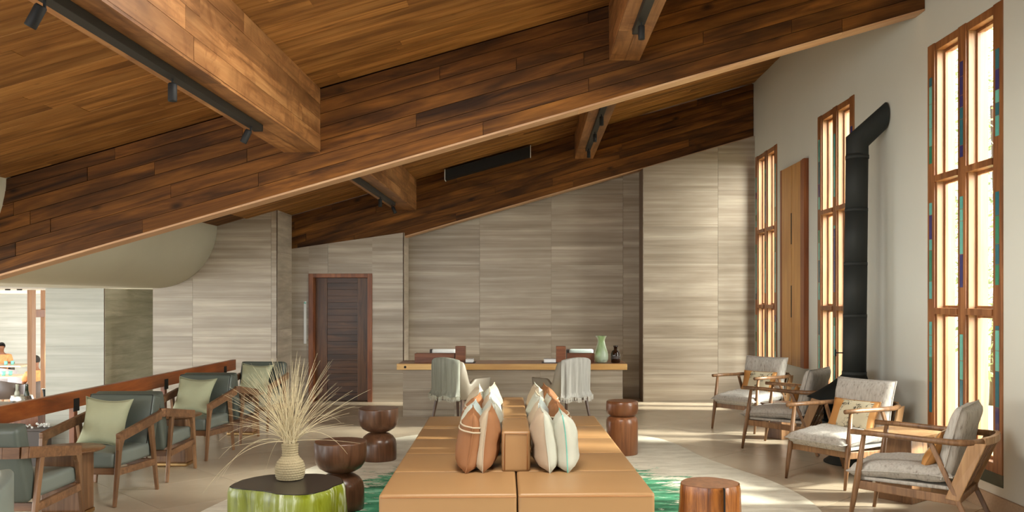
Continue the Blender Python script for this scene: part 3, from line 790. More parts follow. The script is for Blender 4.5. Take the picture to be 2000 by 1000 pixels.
stool((739-VX)/189, 9.0, [(r, z+.012) for r, z in hp], 'stool', 'dark walnut hourglass stool farther back at the left rear of the sofa', .297)
rp = [(.162,0),(.168,.006),(.170,.34),(.164,.375),(.148,.398),(.12,.41),(.12,.4101),(.148,.418),(.168,.44),(.172,.47),(.172,.53),(.168,.56),(.160,.568),(.155,.570)]
stool((1215-VX)/182, 9.34, [(r, z+.012) for r, z in rp], 'stoolr', 'reddish brown drum stool with a rounded top right of the sofa rear', .422)
# trunk stool
def blob(pts): return smooth_loop(pts, 2)
def trunk(name, outline, h, flare, mt, mside, label, cat, loc, z0=.012, groove=.04, topname='top'):
    o = tag(empty(name, loc), label, cat); n = len(outline); b = new(); rings = []; K = 12
    for k in range(K+1):
        t = k/K; fz = z0+(h-z0)*t; ring = []
        for i, (x, y) in enumerate(outline):
            an = math.atan2(y, x); g = 1+flare*(1-t)**1.6+groove*(mnoise.noise(Vector((math.cos(an)*2.6+9, math.sin(an)*2.6, t*.7)))+.4*mnoise.noise(Vector((math.cos(an)*8, math.sin(an)*8, t*2))))
            g -= .03*max(0, t-.93)/.07
            if k == K: g = g
            ring.append(b.verts.new((x*g, y*g, fz)))
        rings.append(ring)
    for a_, c_ in zip(rings, rings[1:]):
        for i in range(n): b.faces.new((a_[i], a_[(i+1)%n], c_[(i+1)%n], c_[i]))
    top = [(v.co.x*.985, v.co.y*.985) for v in rings[-1]]
    b.faces.new(rings[0][::-1])
    link('side', b, mside, o, True)
    link(topname, prism(new(), top, lambda x, y: (x, y, h+.004), lambda x, y: (x, y, h-.02)), mt, o)
    return o, top
circ = lambda pts: blob(pts)
so = circ([(.205*math.cos(t)*a_, .19*math.sin(t)*a_) for t, a_ in zip([2*PI*i/14 for i in range(14)], [1.0,.98,.9,1.0,1.02,.97,.93,1.0,1.03,.98,1.0,1.03,.97,1.02])])
o, tp = trunk('trunk_stool', so, .45, .12, 'stoolr', 'stump', 'polished tree trunk stool with an irregular top at lower right of the sofa', 'stool', ((1385-VX)/295, 5.76, 0))
link('crack', bx(.055, .060, -.215, -.17, .10, .455), 'black', o)
ol = circ([(.38,-.02),(.36,.14),(.24,.27),(.10,.33),(-.10,.32),(-.27,.26),(-.39,.08),(-.40,-.08),(-.33,-.19),(-.18,-.25),(-.06,-.28),(.02,-.37),(.16,-.40),(.27,-.34),(.33,-.20)])
lt, tp = trunk('trunk_table', ol, .40, .07, 'limetop', 'lime', 'lime green lacquered tree trunk table with a charred black top', 'table', ((563-VX)/285, 5.99, 0), groove=.05)

# woven vase with dried grass
VXp, VYp = (566-VX)/279, 6.10
vs = tag(empty('woven_vase', (VXp, VYp, .404)), 'cream woven seagrass vase on the lime green trunk table', 'vase')
vp = [(.075,0),(.09,.008),(.099,.035),(.102,.065),(.099,.095),(.088,.125),(.068,.150),(.056,.165),(.052,.185),(.053,.21),(.055,.235),(.057,.252)]
def interp(z):
    for (r0, z0), (r1, z1) in zip(vp, vp[1:]):
        if z <= z1: return r0+(r1-r0)*(z-z0)/(z1-z0)
    return vp[-1][0]
NR, NS = 60, 132; b = new(); rings = []
for k in range(NR+1):
    z = .252*k/NR; ring = []
    for i in range(NS):
        an = 2*PI*i/NS; ph = (k//4) % 2*PI
        rr = interp(z)-.004+.0075*abs(math.sin(PI*k/4))**.7*(.25+.75*abs(math.cos(an*16+ph/2)))
        ring.append(b.verts.new((rr*math.cos(an), rr*math.sin(an), z)))
    rings.append(ring)
for a_, c_ in zip(rings, rings[1:]):
    for i in range(NS): b.faces.new((a_[i], a_[(i+1)%NS], c_[(i+1)%NS], c_[i]))
b.faces.new(rings[0][::-1]); link('body', b, 'basket', vs, True)
b = new(); lathe(b, [(.045,.20),(.047,.25),(.053,.256),(.058,.252)], 40, cap=False); link('rim', b, 'basket', vs, True)
gr = tag(empty('dried_grass', (VXp, VYp, .62)), 'spray of long dried cream grass standing in the woven vase', 'dried grass')
rg = random.Random(11)
def blade(tip, bend, r0=.0024, n=9, base=None):
    p0 = Vector(base or (rg.uniform(-.03,.03), rg.uniform(-.03,.03), -.12)); p1 = Vector((p0.x*1.3, p0.y*1.3, .05)); p3 = Vector(tip)
    mid = p1.lerp(p3, .5)+Vector(bend); pts = [p0]
    for k in range(n):
        t = k/(n-1); pts.append(p1*(1-t)**2+mid*2*t*(1-t)+p3*t*t)
    rad = [r0]*2+[r0*(1-.75*k/(n-1)) for k in range(1, n)]
    link('grass_blade', tube(new(), pts, rad, 4), 'straw', gr)
S6 = 279
for k in range(205):
    an = rg.gauss(-.06, .46)*1.0; L_ = rg.uniform(.45, .72)*(1-.18*abs(an)); dy = rg.gauss(0, .22)
    tip = (L_*math.sin(an)+.0, L_*dy, L_*math.cos(an)*.98-.02)
    blade(tip, (-.05*math.sin(an), 0, .04), rg.uniform(.0013, .0024))
for (px, py) in ((937,670),(868,650),(812,680),(790,688)):   # tips read in the photograph's second crop frame
    pass
for tp_ in (((725,760)),((700,790)),((690,762)),((660,830)),((680,886)),((655,700)),((650,712)),((470,740)),((450,755)),((438,768)),((455,800)),((430,860)),((420,900)),((425,940)),((400,962)),((436,930)),((470,850)),((517,922)),((540,745)),((610,735))):
    x = (tp_[0]-566)/S6; z = (VY-tp_[1])/S6+H-.62
    far = abs(x) > .25
    blade((x, rg.uniform(-.12,.12), z), (x*.05, 0, .22 if tp_[1] > 800 else .08), rg.uniform(.0018,.0026), 14)

# ------------------------------------------------------------------ green armchairs along the rail
def rail_chair(label):
    o = tag(empty('armchair'), label, 'armchair', 'green leather armchairs along the rail')
    for s_ in (-1, 1):
        x = s_*.325
        link('front_leg', bar(new(), (x,.335,0), (x,.255,.55), .028,.026,.034,.055, .006), 'walnut', o)
        link('rear_leg', bar(new(), (x,-.335,0), (x,-.22,.62), .028,.026,.034,.055, .006), 'walnut', o)
        link('arm', bar(new(), (x,.285,.545), (x,-.385,.645), .038,.074,.038,.078, .008), 'walnutx', o)
        b = new(); hexa(b, [(x-.016,.255,.44),(x+.016,.255,.44),(x+.016,.295,.44),(x-.016,.295,.44),(x-.016,.20,.54),(x+.016,.20,.54),(x+.016,.29,.54),(x-.016,.29,.54)], .004); link('arm_bracket', b, 'walnut', o)
        link('side_rail', bar(new(), (x,.29,.275), (x,-.27,.255), .03,.055, None, None, .004), 'walnutx', o)
    link('front_rail', bx(-.31,.31,.255,.285,.25,.305,bev=.004), 'walnutx', o)
    link('rear_rail', bx(-.31,.31,-.285,-.255,.23,.285,bev=.004), 'walnutx', o)
    b = new(); pts = [(-.325,-.385,.645),(-.30,-.42,.648),(-.2,-.44,.65),(0,-.448,.651),(.2,-.44,.65),(.30,-.42,.648),(.325,-.385,.645)]
    for p, q in zip(pts, pts[1:]): bar(b, p, q, .075,.034,None,None,0,(0,0,1))
    link('back_rail', b, 'walnutx', o)
    link('seat_cushion', cushion(-.30,.30,-.27,.30,.305,.425,.03,.012), 'greenp', o, True)
    Mb = Matrix.Translation((0,-.20,.32)) @ Matrix.Rotation(math.radians(15), 4, 'X')
    link('back_cushion', cushion(-.30,.30,-.13,.0,0,.54,.035,.014, M=Mb), 'green', o, True)
    b = new(); tube(b, [Mb @ Vector(p) for p in ((-.285,-.004,.0),(-.285,-.004,.525),(.285,-.004,.525),(.285,-.004,.0))], .004, 6)
    link('seam', b, 'black', o, True)
    return o
ch0 = rail_chair('green-grey leather armchair facing the camera with a sage cushion, beside the nearest round table')
base = ch0; rzc = PI-.08
ch0.location = (-3.64, 7.32, 0); ch0.rotation_euler = (0,0,rzc)
dup(base, (-3.66, 9.33, 0), rzc, 'green-grey leather armchair facing the camera with a sage cushion, in the middle of the rail')
dup(base, (-3.64, 11.33, 0), rzc, 'green-grey leather armchair with a sage cushion at the far end of the rail')
dup(base, (-3.69, 6.18, 0), 0, 'green-grey leather armchair turned away, cut by the left edge of the picture')
dup(base, (-3.65, 8.25, 0), 0, 'green-grey leather armchair turned away, back to back with the nearest cushioned one')
dup(base, (-3.66, 10.26, 0), 0, 'green-grey leather armchair turned away, farthest of those facing away')
# sage cushions
def sage(x, y, label, sd, turn):
    p = tag(empty('sage_cushion'), label, 'cushion', 'sage cushions on the green armchairs')
    p.matrix_world = Matrix.Translation((x, y, .425)) @ Matrix.Rotation(turn, 4, 'Z') @ Matrix.Rotation(-math.radians(20), 4, 'X') @ Matrix.Rotation(.05, 4, 'Y')
    link('cover', pillow(.43,.42,.12,14,.15,sd), ['sage','sage'], p, True); link('piping', piping(.43,.42,.15,14,.003,sd), 'sage', p, True)
sage(-3.66, 7.34, 'plain sage cushion on the armchair beside the nearest round table', 1, -.08)
sage(-3.68, 9.35, 'plain sage cushion on the armchair in the middle of the rail', 4, -.08)
sage(-3.66, 11.35, 'plain sage cushion on the armchair at the far end of the rail', 6, -.08)
def side_table(x, y, label):
    o = tag(empty('side_table', (x, y, 0)), label, 'side table', 'round side tables between the green armchairs')
    link('table_top', lathe(new(), [(.02,.478),(.22,.480),(.27,.496),(.275,.503),(.272,.508),(.02,.5085)], 48), 'walnut', o, True)
    link('pedestal', bx(-.15,.17,-.095,.095,.03,.48,bev=.02,seg=3), 'walnut', o); link('base_trim', bx(-.155,.175,-.10,.10,0,.035,bev=.012,seg=2), 'brass', o)
    return o
side_table(-3.62, 6.76, 'round walnut side table nearest the camera, left edge of the picture')
side_table(-3.62, 8.77, 'round walnut side table beside the middle cushioned armchair')
side_table(-3.60, 10.78, 'round walnut side table farthest back, behind the dried grass')
# tub chair at the lower left corner
def ushell(bm, wd, dp, z0, hfun, th, n=40, flare=.0, taper=.0):
    O, I_ = [], []
    for i in range(n+1):
        s_ = -1+2*i/n; an = s_*PI*.5; ext = max(0, abs(s_)-.55)/.45
        a2 = min(abs(s_)/.55, 1)*PI/2*math.copysign(1, s_)
        x = math.sin(a2)*wd/2; y = -dp/2-math.cos(a2)*dp*.32+dp*.32 if ext == 0 else -dp/2+dp*.32+ext*dp*.68
        d_ = Vector((math.sin(a2), -math.cos(a2), 0)); h_ = hfun(abs(s_)); col = []
        for off, z in ((0, z0), (flare*.5, z0+(h_-z0)*.5), (flare, h_-.012), (flare-.01, h_), (flare-th+.01, h_), (flare-th, h_-.012), (-th, z0+(h_-z0)*.4), (-th, z0)):
            fl_ = off
            q = Vector((x, y, z))+d_*fl_; q.x *= (1-taper*(1-(z-z0)/.5)) if z < z0+.5 else 1
            col.append(bm.verts.new(q))
        O.append(col)
    m_ = len(O[0])
    for a_, c_ in zip(O, O[1:]):
        for k in range(m_): bm.faces.new((a_[k], a_[(k+1)%m_], c_[(k+1)%m_], c_[k]))
    bm.faces.new(O[0]); bm.faces.new(O[-1][::-1])
    return bm
o = tag(empty('tub_chair', (-3.22, 4.72, 0), 2.2), 'edge of a green leather tub chair in the lower left corner', 'armchair')
link('shell', ushell(new(), .74, .70, .12, lambda s_: .70-.26*min(1, s_*1.1)**1.5, .07), 'greenp', o, True)
link('seat_cushion', cushion(-.28,.28,-.25,.33,.25,.42,.03,.012), 'green', o, True)
for sx in (-1,1):
    for sy in (-1,1): link('leg', lathe(new(), [(.012,0),(.018,.14)], 12, (sx*.24, sy*.22+.03, 0)), 'walnut', o, True)

# ------------------------------------------------------------------ lounge chairs on the right
def lounge_chair(label):
    o = tag(empty('lounge_chair'), label, 'armchair', 'wooden lounge chairs along the right wall')
    Y = lambda t: .36-t
    for s_ in (-1, 1):
        x = s_*.305
        link('front_leg', tube(new(), [(s_*.32,Y(-.055),0),(s_*.318,Y(-.03),.16),(s_*.312,Y(.0),.34),(s_*.308,Y(.045),.665)], [.013,.020,.024,.017], 14), 'oak', o, True)
        link('foot_pad', lathe(new(), [(.010,0),(.012,.012)], 12, (s_*.32, Y(-.056), 0)), 'black', o)
        link('rear_leg', bar(new(), (s_*.315,Y(.80),0), (s_*.305,Y(.50),.655), .026,.034,.024,.036, .007), 'oak', o)
        pts = [(s_*.316,Y(-.045),.683),(s_*.32,Y(.2),.680),(s_*.322,Y(.45),.672),(s_*.318,Y(.66),.668),(s_*.29,Y(.77),.672),(s_*.22,Y(.83),.680)]
        link('arm', tube(new(), pts, [.020,.020,.021,.023,.024,.022], 14), 'oak', o, True)
        b = new(); hexa(b, [(s_*.30,Y(.60),.27),(s_*.325,Y(.60),.27),(s_*.325,Y(.69),.26),(s_*.30,Y(.69),.26),(s_*.285,Y(.745),.668),(s_*.31,Y(.745),.668),(s_*.30,Y(.86),.675),(s_*.275,Y(.86),.675)], .007); link('back_panel', b, 'oaky', o)
        link('side_rail', bar(new(), (x,Y(.01),.295), (x,Y(.70),.262), .024,.062,None,None,.006), 'oak', o)
    link('front_rail', bx(-.30,.30,Y(.03),Y(.005),.27,.325,bev=.006), 'oak', o)
    link('rear_rail', bx(-.30,.30,Y(.69),Y(.66),.235,.285,bev=.006), 'oak', o)
    b = new(); pts = [(-.24,Y(.83),.680),(-.12,Y(.865),.683),(0,Y(.875),.684),(.12,Y(.865),.683),(.24,Y(.83),.680)]
    for p, q in zip(pts, pts[1:]): bar(b, p, q, .05,.03,None,None,0,(0,0,1))
    link('back_rail', b, 'oaky', o)
    for k in range(5): link('back_slat', bar(new(), (-.2+.1*k,Y(.66),.28), (-.2+.1*k,Y(.85),.67), .03,.014,None,None,.003), 'oak', o)
    link('seat_pad', cushion(-.285,.285,Y(.66),Y(-.01),.325,.352,.010,.002), 'boucle', o, True)
    Ms = Matrix.Translation((0,Y(.29),.405)) @ Matrix.Rotation(math.radians(-93), 4, 'X') @ Matrix.Translation((0,0,-.36))
    link('seat_cushion', pillow(.63,.73,.125,22,.02,3,True), ['boucle','boucle'], o, True).data.transform(Ms)
    link('seat_piping', piping(.63,.73,.02,16,.006,3), 'boucle', o, True).data.transform(Ms)
    Mb = Matrix.Translation((0,Y(.56),.40)) @ Matrix.Rotation(math.radians(17), 4, 'X')
    link('back_cushion', pillow(.63,.53,.135,22,.03,5,True), ['boucle','boucle'], o, True).data.transform(Mb)
    link('back_piping', piping(.63,.53,.03,16,.006,5), 'boucle', o, True).data.transform(Mb)
    return o
def face(dx, dy): return math.atan2(dy, dx)-PI/2
LC = [((2.883,6.484), (-.8,.6), 'pale wool lounge chair nearest the camera, seen from the side by the big window'),
      ((2.874,9.75), (-.79,.61), 'pale wool lounge chair seen from the side, between the two printed-cushion chairs'),
      ((2.887,8.074), (-.832,-.555), 'pale wool lounge chair facing front with a printed cushion, before the black fireplace'),
      ((2.848,11.296), (-.75,-.66), 'pale wool lounge chair with a printed cushion, farthest along the right wall')]
l0_ = lounge_chair(LC[0][2]); l0_.location = (*LC[0][0], 0); l0_.rotation_euler = (0,0,face(*LC[0][1]))
for (p, d_, lab) in LC[1:]: dup(l0_, (*p, 0), face(*d_), lab)
def lumbar(p, d_, label, sd, yo=0, tilt=20):
    o = tag(empty('printed_cushion'), label, 'cushion', 'ochre and white cushions on the lounge chairs')
    o.matrix_world = Matrix.Translation((*p, 0)) @ Matrix.Rotation(face(*d_), 4, 'Z') @ Matrix.Translation((yo,-.085,.435)) @ Matrix.Rotation(math.radians(tilt), 4, 'X')
    bm_ = pillow(.50,.31,.12,20,.05,sd)
    for f_ in bm_.faces:
        c = f_.calc_center_median()
        f_.material_index = 1 if (abs(c.x+.03) < .16 and c.y > 0) or (c.y < 0 and abs(c.x) < .16) else 0
    link('cover', bm_, ['ochre','printed'], o, True); link('piping', piping(.50,.31,.05,14,.003,sd), 'ochre', o, True)
lumbar(*LC[0][:2], 'ochre cushion turned edge-on in the nearest lounge chair', 2)
lumbar(*LC[1][:2], 'ochre cushion turned edge-on in the lounge chair second from the back wall', 5)
lumbar(*LC[2][:2], 'ochre cushion with a white panel of small black marks, in front of the fireplace', 8)
lumbar(*LC[3][:2], 'ochre cushion with a white panel of black marks on the farthest lounge chair', 3)
# small tables
o = tag(empty('wood_table', (3.12, 7.28, 0), math.radians(38)), 'angular oak side table between the two nearest lounge chairs', 'side table')
link('table_top', hexa(new(), [(-.26,-.24,.545),(.24,-.24,.545),(.24,.22,.545),(-.22,.22,.545),(-.28,-.26,.572),(.26,-.26,.572),(.26,.24,.572),(-.24,.24,.572)], .003), 'oaky', o)
link('pedestal', hexa(new(), [(-.17,-.15,0),(.15,-.15,0),(.15,.15,0),(-.17,.15,0),(-.11,-.11,.545),(.13,-.11,.545),(.13,.12,.545),(-.11,.12,.545)], .005), 'oak', o)
o = tag(empty('round_table', (3.0, 10.48, 0)), 'low round dark-topped table between the two far lounge chairs', 'side table')
link('table_top', lathe(new(), [(.02,.40),(.24,.402),(.25,.412),(.248,.42),(.02,.42)], 40), 'stool', o, True)
link('pedestal', bx(-.12,.12,-.12,.12,0,.401,bev=.006), 'oak', o).rotation_euler = (0,0,.5)

# ------------------------------------------------------------------ reception desk
DF = 12.30
dk = tag(empty('reception_desk', (-.29, DF, 0)), 'long stone-faced desk with a live-edge timber top before the back wall', 'desk')
b = bx(-1.63, 1.63, 0, .74, .672, .757, bev=.008)
link('desk_top', b, 'slab', dk); link('top_surface', bx(-1.62, 1.62, .01, .73, .757, .7595), 'slabtop', dk)
link('knot', lathe(new(), [(.018,0),(.018,.004)], 14), 'black', dk).matrix_local = Matrix.Translation((-1.51, .001, .712)) @ Matrix.Rotation(PI/2, 4, 'X')
link('desk_core', bx(-1.54, 1.56, .075, .60, 0, .671), 'grout', dk)
for i, (a_, c_) in enumerate(((-1.55,-.82),(-.82,.40),(.40,1.57))):
    for z0, z1 in ((0,.10),(.10,.40),(.40,.67)): link('stone_panel', bx(a_+.001,c_-.001,.06,.075,z0+.001,z1-.001), 'tile', dk)
link('side_panel', bx(1.56,1.572,.076,.60,0,.67), 'tile', dk)
SD = F/12.6
def dx(px): return (px-VX)/SD
def box_on_desk(name, px0, px1, h, y, dep, label, cat, mat='deskbox'):
    o = tag(empty(name, ((dx(px0)+dx(px1))/2, y, .7595)), label, cat); w_ = dx(px1)-dx(px0); t = .012
    link('front', bx(-w_/2,w_/2,0,t,0,h,bev=.002), mat, o); link('back', bx(-w_/2,w_/2,dep-t,dep,0,h,bev=.002), mat, o)
    link('side', bx(-w_/2,-w_/2+t,t,dep-t,0,h), mat, o); link('side', bx(w_/2-t,w_/2,t,dep-t,0,h), mat, o); link('bottom', bx(-w_/2+t,w_/2-t,t,dep-t,0,t), mat, o)
box_on_desk('desk_tray', 811, 889, .13, 12.52, .18, 'long low walnut tray box at the left end of the desk', 'box')
box_on_desk('desk_tray', 1107, 1160, .13, 12.52, .18, 'long low walnut tray box behind the right desk chair', 'box')
box_on_desk('card_holder', 890.5, 909.5, .235, 12.50, .14, 'tall square walnut holder left of the desk centre', 'box')
box_on_desk('card_holder', 1086, 1104.5, .235, 12.50, .14, 'tall square walnut holder right of the desk centre', 'box')
def book(px0, px1, label):
    o = tag(empty('notebook', ((dx(px0)+dx(px1))/2, 12.47, .7595)), label, 'book'); w_ = dx(px1)-dx(px0)
    link('cover', bx(-w_/2-.03,w_/2+.03,-.06,.20,0,.008), 'dark', o); link('pages', bx(-w_/2,w_/2,-.04,.18,.009,.055,bev=.003), 'paper', o)
book(911, 925, 'white notepad beside the left card holder on the desk'); book(1062, 1085, 'white book lying left of the right card holder on the desk')
gv = tag(empty('glass_vase', (dx(1173.5), 12.52, .7595)), 'pale green glass vase with a flared neck on the right of the desk', 'vase')
gp = [(.06,0),(.085,.01),(.100,.05),(.102,.10),(.092,.16),(.072,.22),(.055,.28),(.05,.31),(.062,.355),(.078,.385)]
b = new(); lathe(b, gp, 36, wob=lambda t, z: 1+(.14*math.sin(5*t) if z > .37 else .05*math.sin(5*t) if z > .34 else 0), cap=False); b.faces.new([v for v in b.verts if abs(v.co.z) < 1e-6])
t_ = NT('green_vase_glass'); n__ = t_.noise(t_.coords((4,4,2), False), 1, 3); t_.set(t_.ramp(n__, [(.4, rgb(160,186,130)), (.6, rgb(205,220,196))]), .08, **{'Transmission Weight': .45, 'IOR': 1.3}); MT['gvase'] = t_.m
link('body', b, 'gvase', gv, True)
bt = tag(empty('brown_bottle', (dx(1201), 12.50, .7595)), 'dark brown glass bottle at the right end of the desk', 'bottle')
link('body', lathe(new(), [(.055,0),(.066,.008),(.068,.13),(.055,.165),(.028,.185),(.026,.20)], 30), 'amber', bt, True)
link('neck', lathe(new(), [(.026,.20),(.027,.225),(.034,.228),(.034,.245),(.026,.247)], 24), 'amber', bt, True)
link('label_tag', lathe(new(), [(.0687,.06),(.0687,.10)], 30, cap=False), 'dark', bt, True)

# tub chairs at the desk, each with a throw
def hf(s_):
    if s_ < .36: return .90-.05*(s_/.36)**2
    if s_ < .52: t = (s_-.36)/.16; return .85-(.85-.56)*(3*t*t-2*t**3)
    if s_ < .66: t = (s_-.52)/.14; return .56+.07*(3*t*t-2*t**3)
    return .63
def desk_chair(loc, rz, label):
    o = tag(empty('desk_chair', loc, rz), label, 'chair', 'grey leather chairs at the desk')
    link('shell', ushell(new(), .58, .56, .36, hf, .05, 60, .035), 'grey', o, True)
    link('seat_cushion', cushion(-.245,.245,-.20,.28,.37,.49,.03,.012), 'grey', o, True)
    link('seat_base', bx(-.25,.25,-.2,.26,.33,.37,bev=.01), 'darkleg', o)
    for sx in (-1,1):
        for sy in (-1,1): link('leg', bar(new(), (sx*.27,sy*.26+.02,0),(sx*.23,sy*.2+.02,.35),.022,.022,.035,.035,.004), 'darkleg', o)
    return o
def throw(loc, rz, label, s0, s1, mat, seed, drop, inner=.22):
    o = tag(empty('throw', loc, rz), label, 'blanket', 'throws over the desk chairs'); b = new(); rows = []; n = 26
    wd, dp, flare = .58, .56, .035; fr = new()
    for i in range(n+1):
        s_ = s0+(s1-s0)*i/n; a2 = min(abs(s_)/.55,1)*PI/2*math.copysign(1, s_)
        x = math.sin(a2)*wd/2; y = -dp/2-math.cos(a2)*dp*.32+dp*.32; d_ = Vector((math.sin(a2), -math.cos(a2), 0)); h_ = hf(abs(s_))
        rip = .010*math.sin(i*1.35+seed)+.006*math.sin(i*2.9+seed); zl = drop+.012*math.sin(i*.8+seed); col = []
        P_ = [(flare+.012+rip*1.3+.02, zl)]+[(flare*(z-.36)/(.54)+.014+rip*(1.2-(z-zl)*1.5)+.015*(1-(z-zl)/.45), z) for z in [zl+(h_-zl)*k/7 for k in range(1,7)]]
        P_ += [(flare+.010, h_-.005), (flare-.005, h_+.010), (flare-.045, h_+.010), (-.062, h_-.02), (-.066, h_-.12), (-.07, h_-inner)]
        for off, z in P_: col.append(b.verts.new(Vector((x, y, z))+d_*off))
        rows.append(col)
        if i < n:
            q = col[0].co
            for kk in range(3):
                s2 = (i+kk/3)/n*(s1-s0)+s0; a3 = min(abs(s2)/.55,1)*PI/2*math.copysign(1,s2); dd = Vector((math.sin(a3), -math.cos(a3), 0))
                pp = Vector((math.sin(a3)*wd/2, -dp/2-math.cos(a3)*dp*.32+dp*.32, zl))+dd*(flare+.034+rip*1.3)
                tube(fr, [pp+Vector((0,0,.006)), pp+Vector((random.uniform(-.005,.005), 0, -.025)), pp+Vector((random.uniform(-.008,.008), random.uniform(-.005,.005), -.058))], [.0022,.0022,.0012], 4)
    for a_, c_ in zip(rows, rows[1:]):
        for k in range(len(a_)-1): b.faces.new((a_[k], a_[k+1], c_[k+1], c_[k]))
    bmesh.ops.solidify(b, geom=b.faces[:], thickness=.006)
    link('cloth', b, mat, o, True); f_ = link('fringe', fr, mat, o); f_['kind'] = 'stuff'
T1, T2 = ((-.985, 11.62, 0), -math.radians(38)), ((.42, 11.62, 0), math.radians(38))
desk_chair(*T1, 'grey leather chair with a sage throw at the left of the desk'); desk_chair(*T2, 'grey leather chair with a pale grey throw at the right of the desk')
throw(*T1, 'sage green fringed throw over the left desk chair', -.36, .30, 'throw', 1.0, .40); throw(*T2, 'pale grey fringed throw over the right desk chair', -.30, .36, 'throw2', 2.2, .39)
for (loc, rz), lab, sd in ((T1, 'white cushion with an ochre edge in the left desk chair', 1), (T2, 'white cushion with an ochre edge in the right desk chair', 2)):
    o = tag(empty('small_cushion'), lab, 'cushion', 'small cushions in the desk chairs')
    o.matrix_world = Matrix.Translation(loc) @ Matrix.Rotation(rz, 4, 'Z') @ Matrix.Translation((0,-.12,.49)) @ Matrix.Rotation(math.radians(14), 4, 'X')
    link('cover', pillow(.40,.32,.10,12,.05,sd), ['ochre','printed'], o, True); link('piping', piping(.40,.32,.05,12,.004,sd), 'ochre', o, True)
# chairs behind the desk
for px, lab, mt in ((866, 'grey chair behind the left tray box with a white cushion over its back', 'paper'), (1133, 'grey chair behind the right tray box with a pale green cushion over its back', 'bluep')):
    S_ = F/13.55; x = (px-VX)/S_
    o = tag(empty('office_chair', (x, 13.45, 0)), lab, 'chair')
    link('backrest', bx(-.215,.215,.10,.15,.46,.895,bev=.02,seg=3), 'dark', o); link('seat', bx(-.23,.23,-.25,.15,.42,.49,bev=.02,seg=3), 'dark', o)
    link('headrest_pad', cushion(-.17,.20,.02,.10,.72,.90,.03,.01), mt, o, True)
    for sx in (-1,1):
        for sy in (-1,1): link('leg', bar(new(), (sx*.22,sy*.18-.04,0),(sx*.2,sy*.16-.04,.43),.02,.02,.03,.03,.003), 'darkleg', o)

# ------------------------------------------------------------------ lower dining room
def post(px0, px1, S, label):
    x0, x1, y = (px0-VX)/S, (px1-VX)/S, F/S
    tag(link('timber_post', bx(x0, x1, y, y+.13, -1, 1.839, bev=.004), 'winp'), label, 'post')
post(53, 62, 110, 'thick pale timber post in the lower dining room at the left edge')
post(79, 87, 107, 'thin pale timber post beside the pale stone block at the left')
S = 108; o = tag(empty('post_bracket', (-8.94, 15.583, 1.42)), 'dark timber block joining the two dining room posts', 'bracket')
link('block', bx(-.04, .04, 0,.31,-.07,.07,bev=.01), 'doorf', o)
# buffet counter, bowl with bottles, dark urn
o = tag(empty('buffet_counter', (-8.6, 13.5, -1)), 'dark buffet counter in the lower room below the handrail', 'counter')
link('counter_top', bx(-1.2,.95,0,1.0,.93,.97,bev=.004), 'dark', o); link('front_panel', bx(-1.15,.9,.05,.08,0,.93), 'doorf', o); link('side_panel', bx(.87,.9,.08,.95,0,.93), 'doorf', o)
SB = F/13.85
bw = tag(empty('ice_bowl', ((43-VX)/SB, 13.85, -.03)), 'hammered silver ice bowl on the buffet counter at the left', 'bowl')
link('bowl', lathe(new(), [(.06,0),(.12,.02),(.158,.07),(.165,.12),(.15,.165),(.155,.175),(.145,.17),(.13,.12)], 40), 'steel', bw, True)
for k, (px, dy, c, lab) in enumerate(((31,.02,'whitep','pale-capped bottle leftmost in the silver ice bowl'),(37,-.03,'whitep','pale-capped bottle second in the silver ice bowl'),(49,.03,'plinthg','dark green bottle third in the silver ice bowl'),(55,-.02,'plinthg','dark green bottle rightmost in the silver ice bowl'))):
    o = tag(empty('bottle', ((px-VX)/SB, 13.85+dy, .03)), lab, 'bottle', 'bottles in the ice bowl')
    link('body', lathe(new(), [(.03,0),(.033,.1),(.03,.15),(.016,.19)], 16), c, o, True); link('neck', lathe(new(), [(.016,.19),(.014,.26),(.016,.265),(.016,.29)], 14), c, o, True)
o = tag(empty('urn', ((83.5-VX)/SB, 13.95, -.03)), 'dark flared metal urn at the foot of the thin timber post', 'urn')
link('body', lathe(new(), [(.05,0),(.06,.05),(.04,.12),(.045,.2),(.06,.27),(.052,.27),(.035,.2)], 24), 'flue', o, True); link('rim', lathe(new(), [(.061,.262),(.064,.27),(.061,.278)], 24), 'steel', o, True)
b = new(); rq = random.Random(3)
for k in range(60): bmesh.ops.create_icosphere(b, subdivisions=1, radius=rq.uniform(.012,.022), matrix=Matrix.Translation((rq.uniform(-.35,.35), rq.uniform(-.1,.1), .05+rq.uniform(0,.04))))
o = tag(empty('shell_tray', ((62-VX)/128, 13.1, -.30)), 'tray of small white pebbles just under the handrail at the left', 'tray')
link('pebbles', b, 'paper', o)['kind'] = 'stuff'; link('tray', bx(-.4,.4,-.13,.13,0,.04,bev=.01), 'dark', o); link('stand', bx(-.35,.35,-.10,.10,-.7,0,bev=.01), 'dark', o)
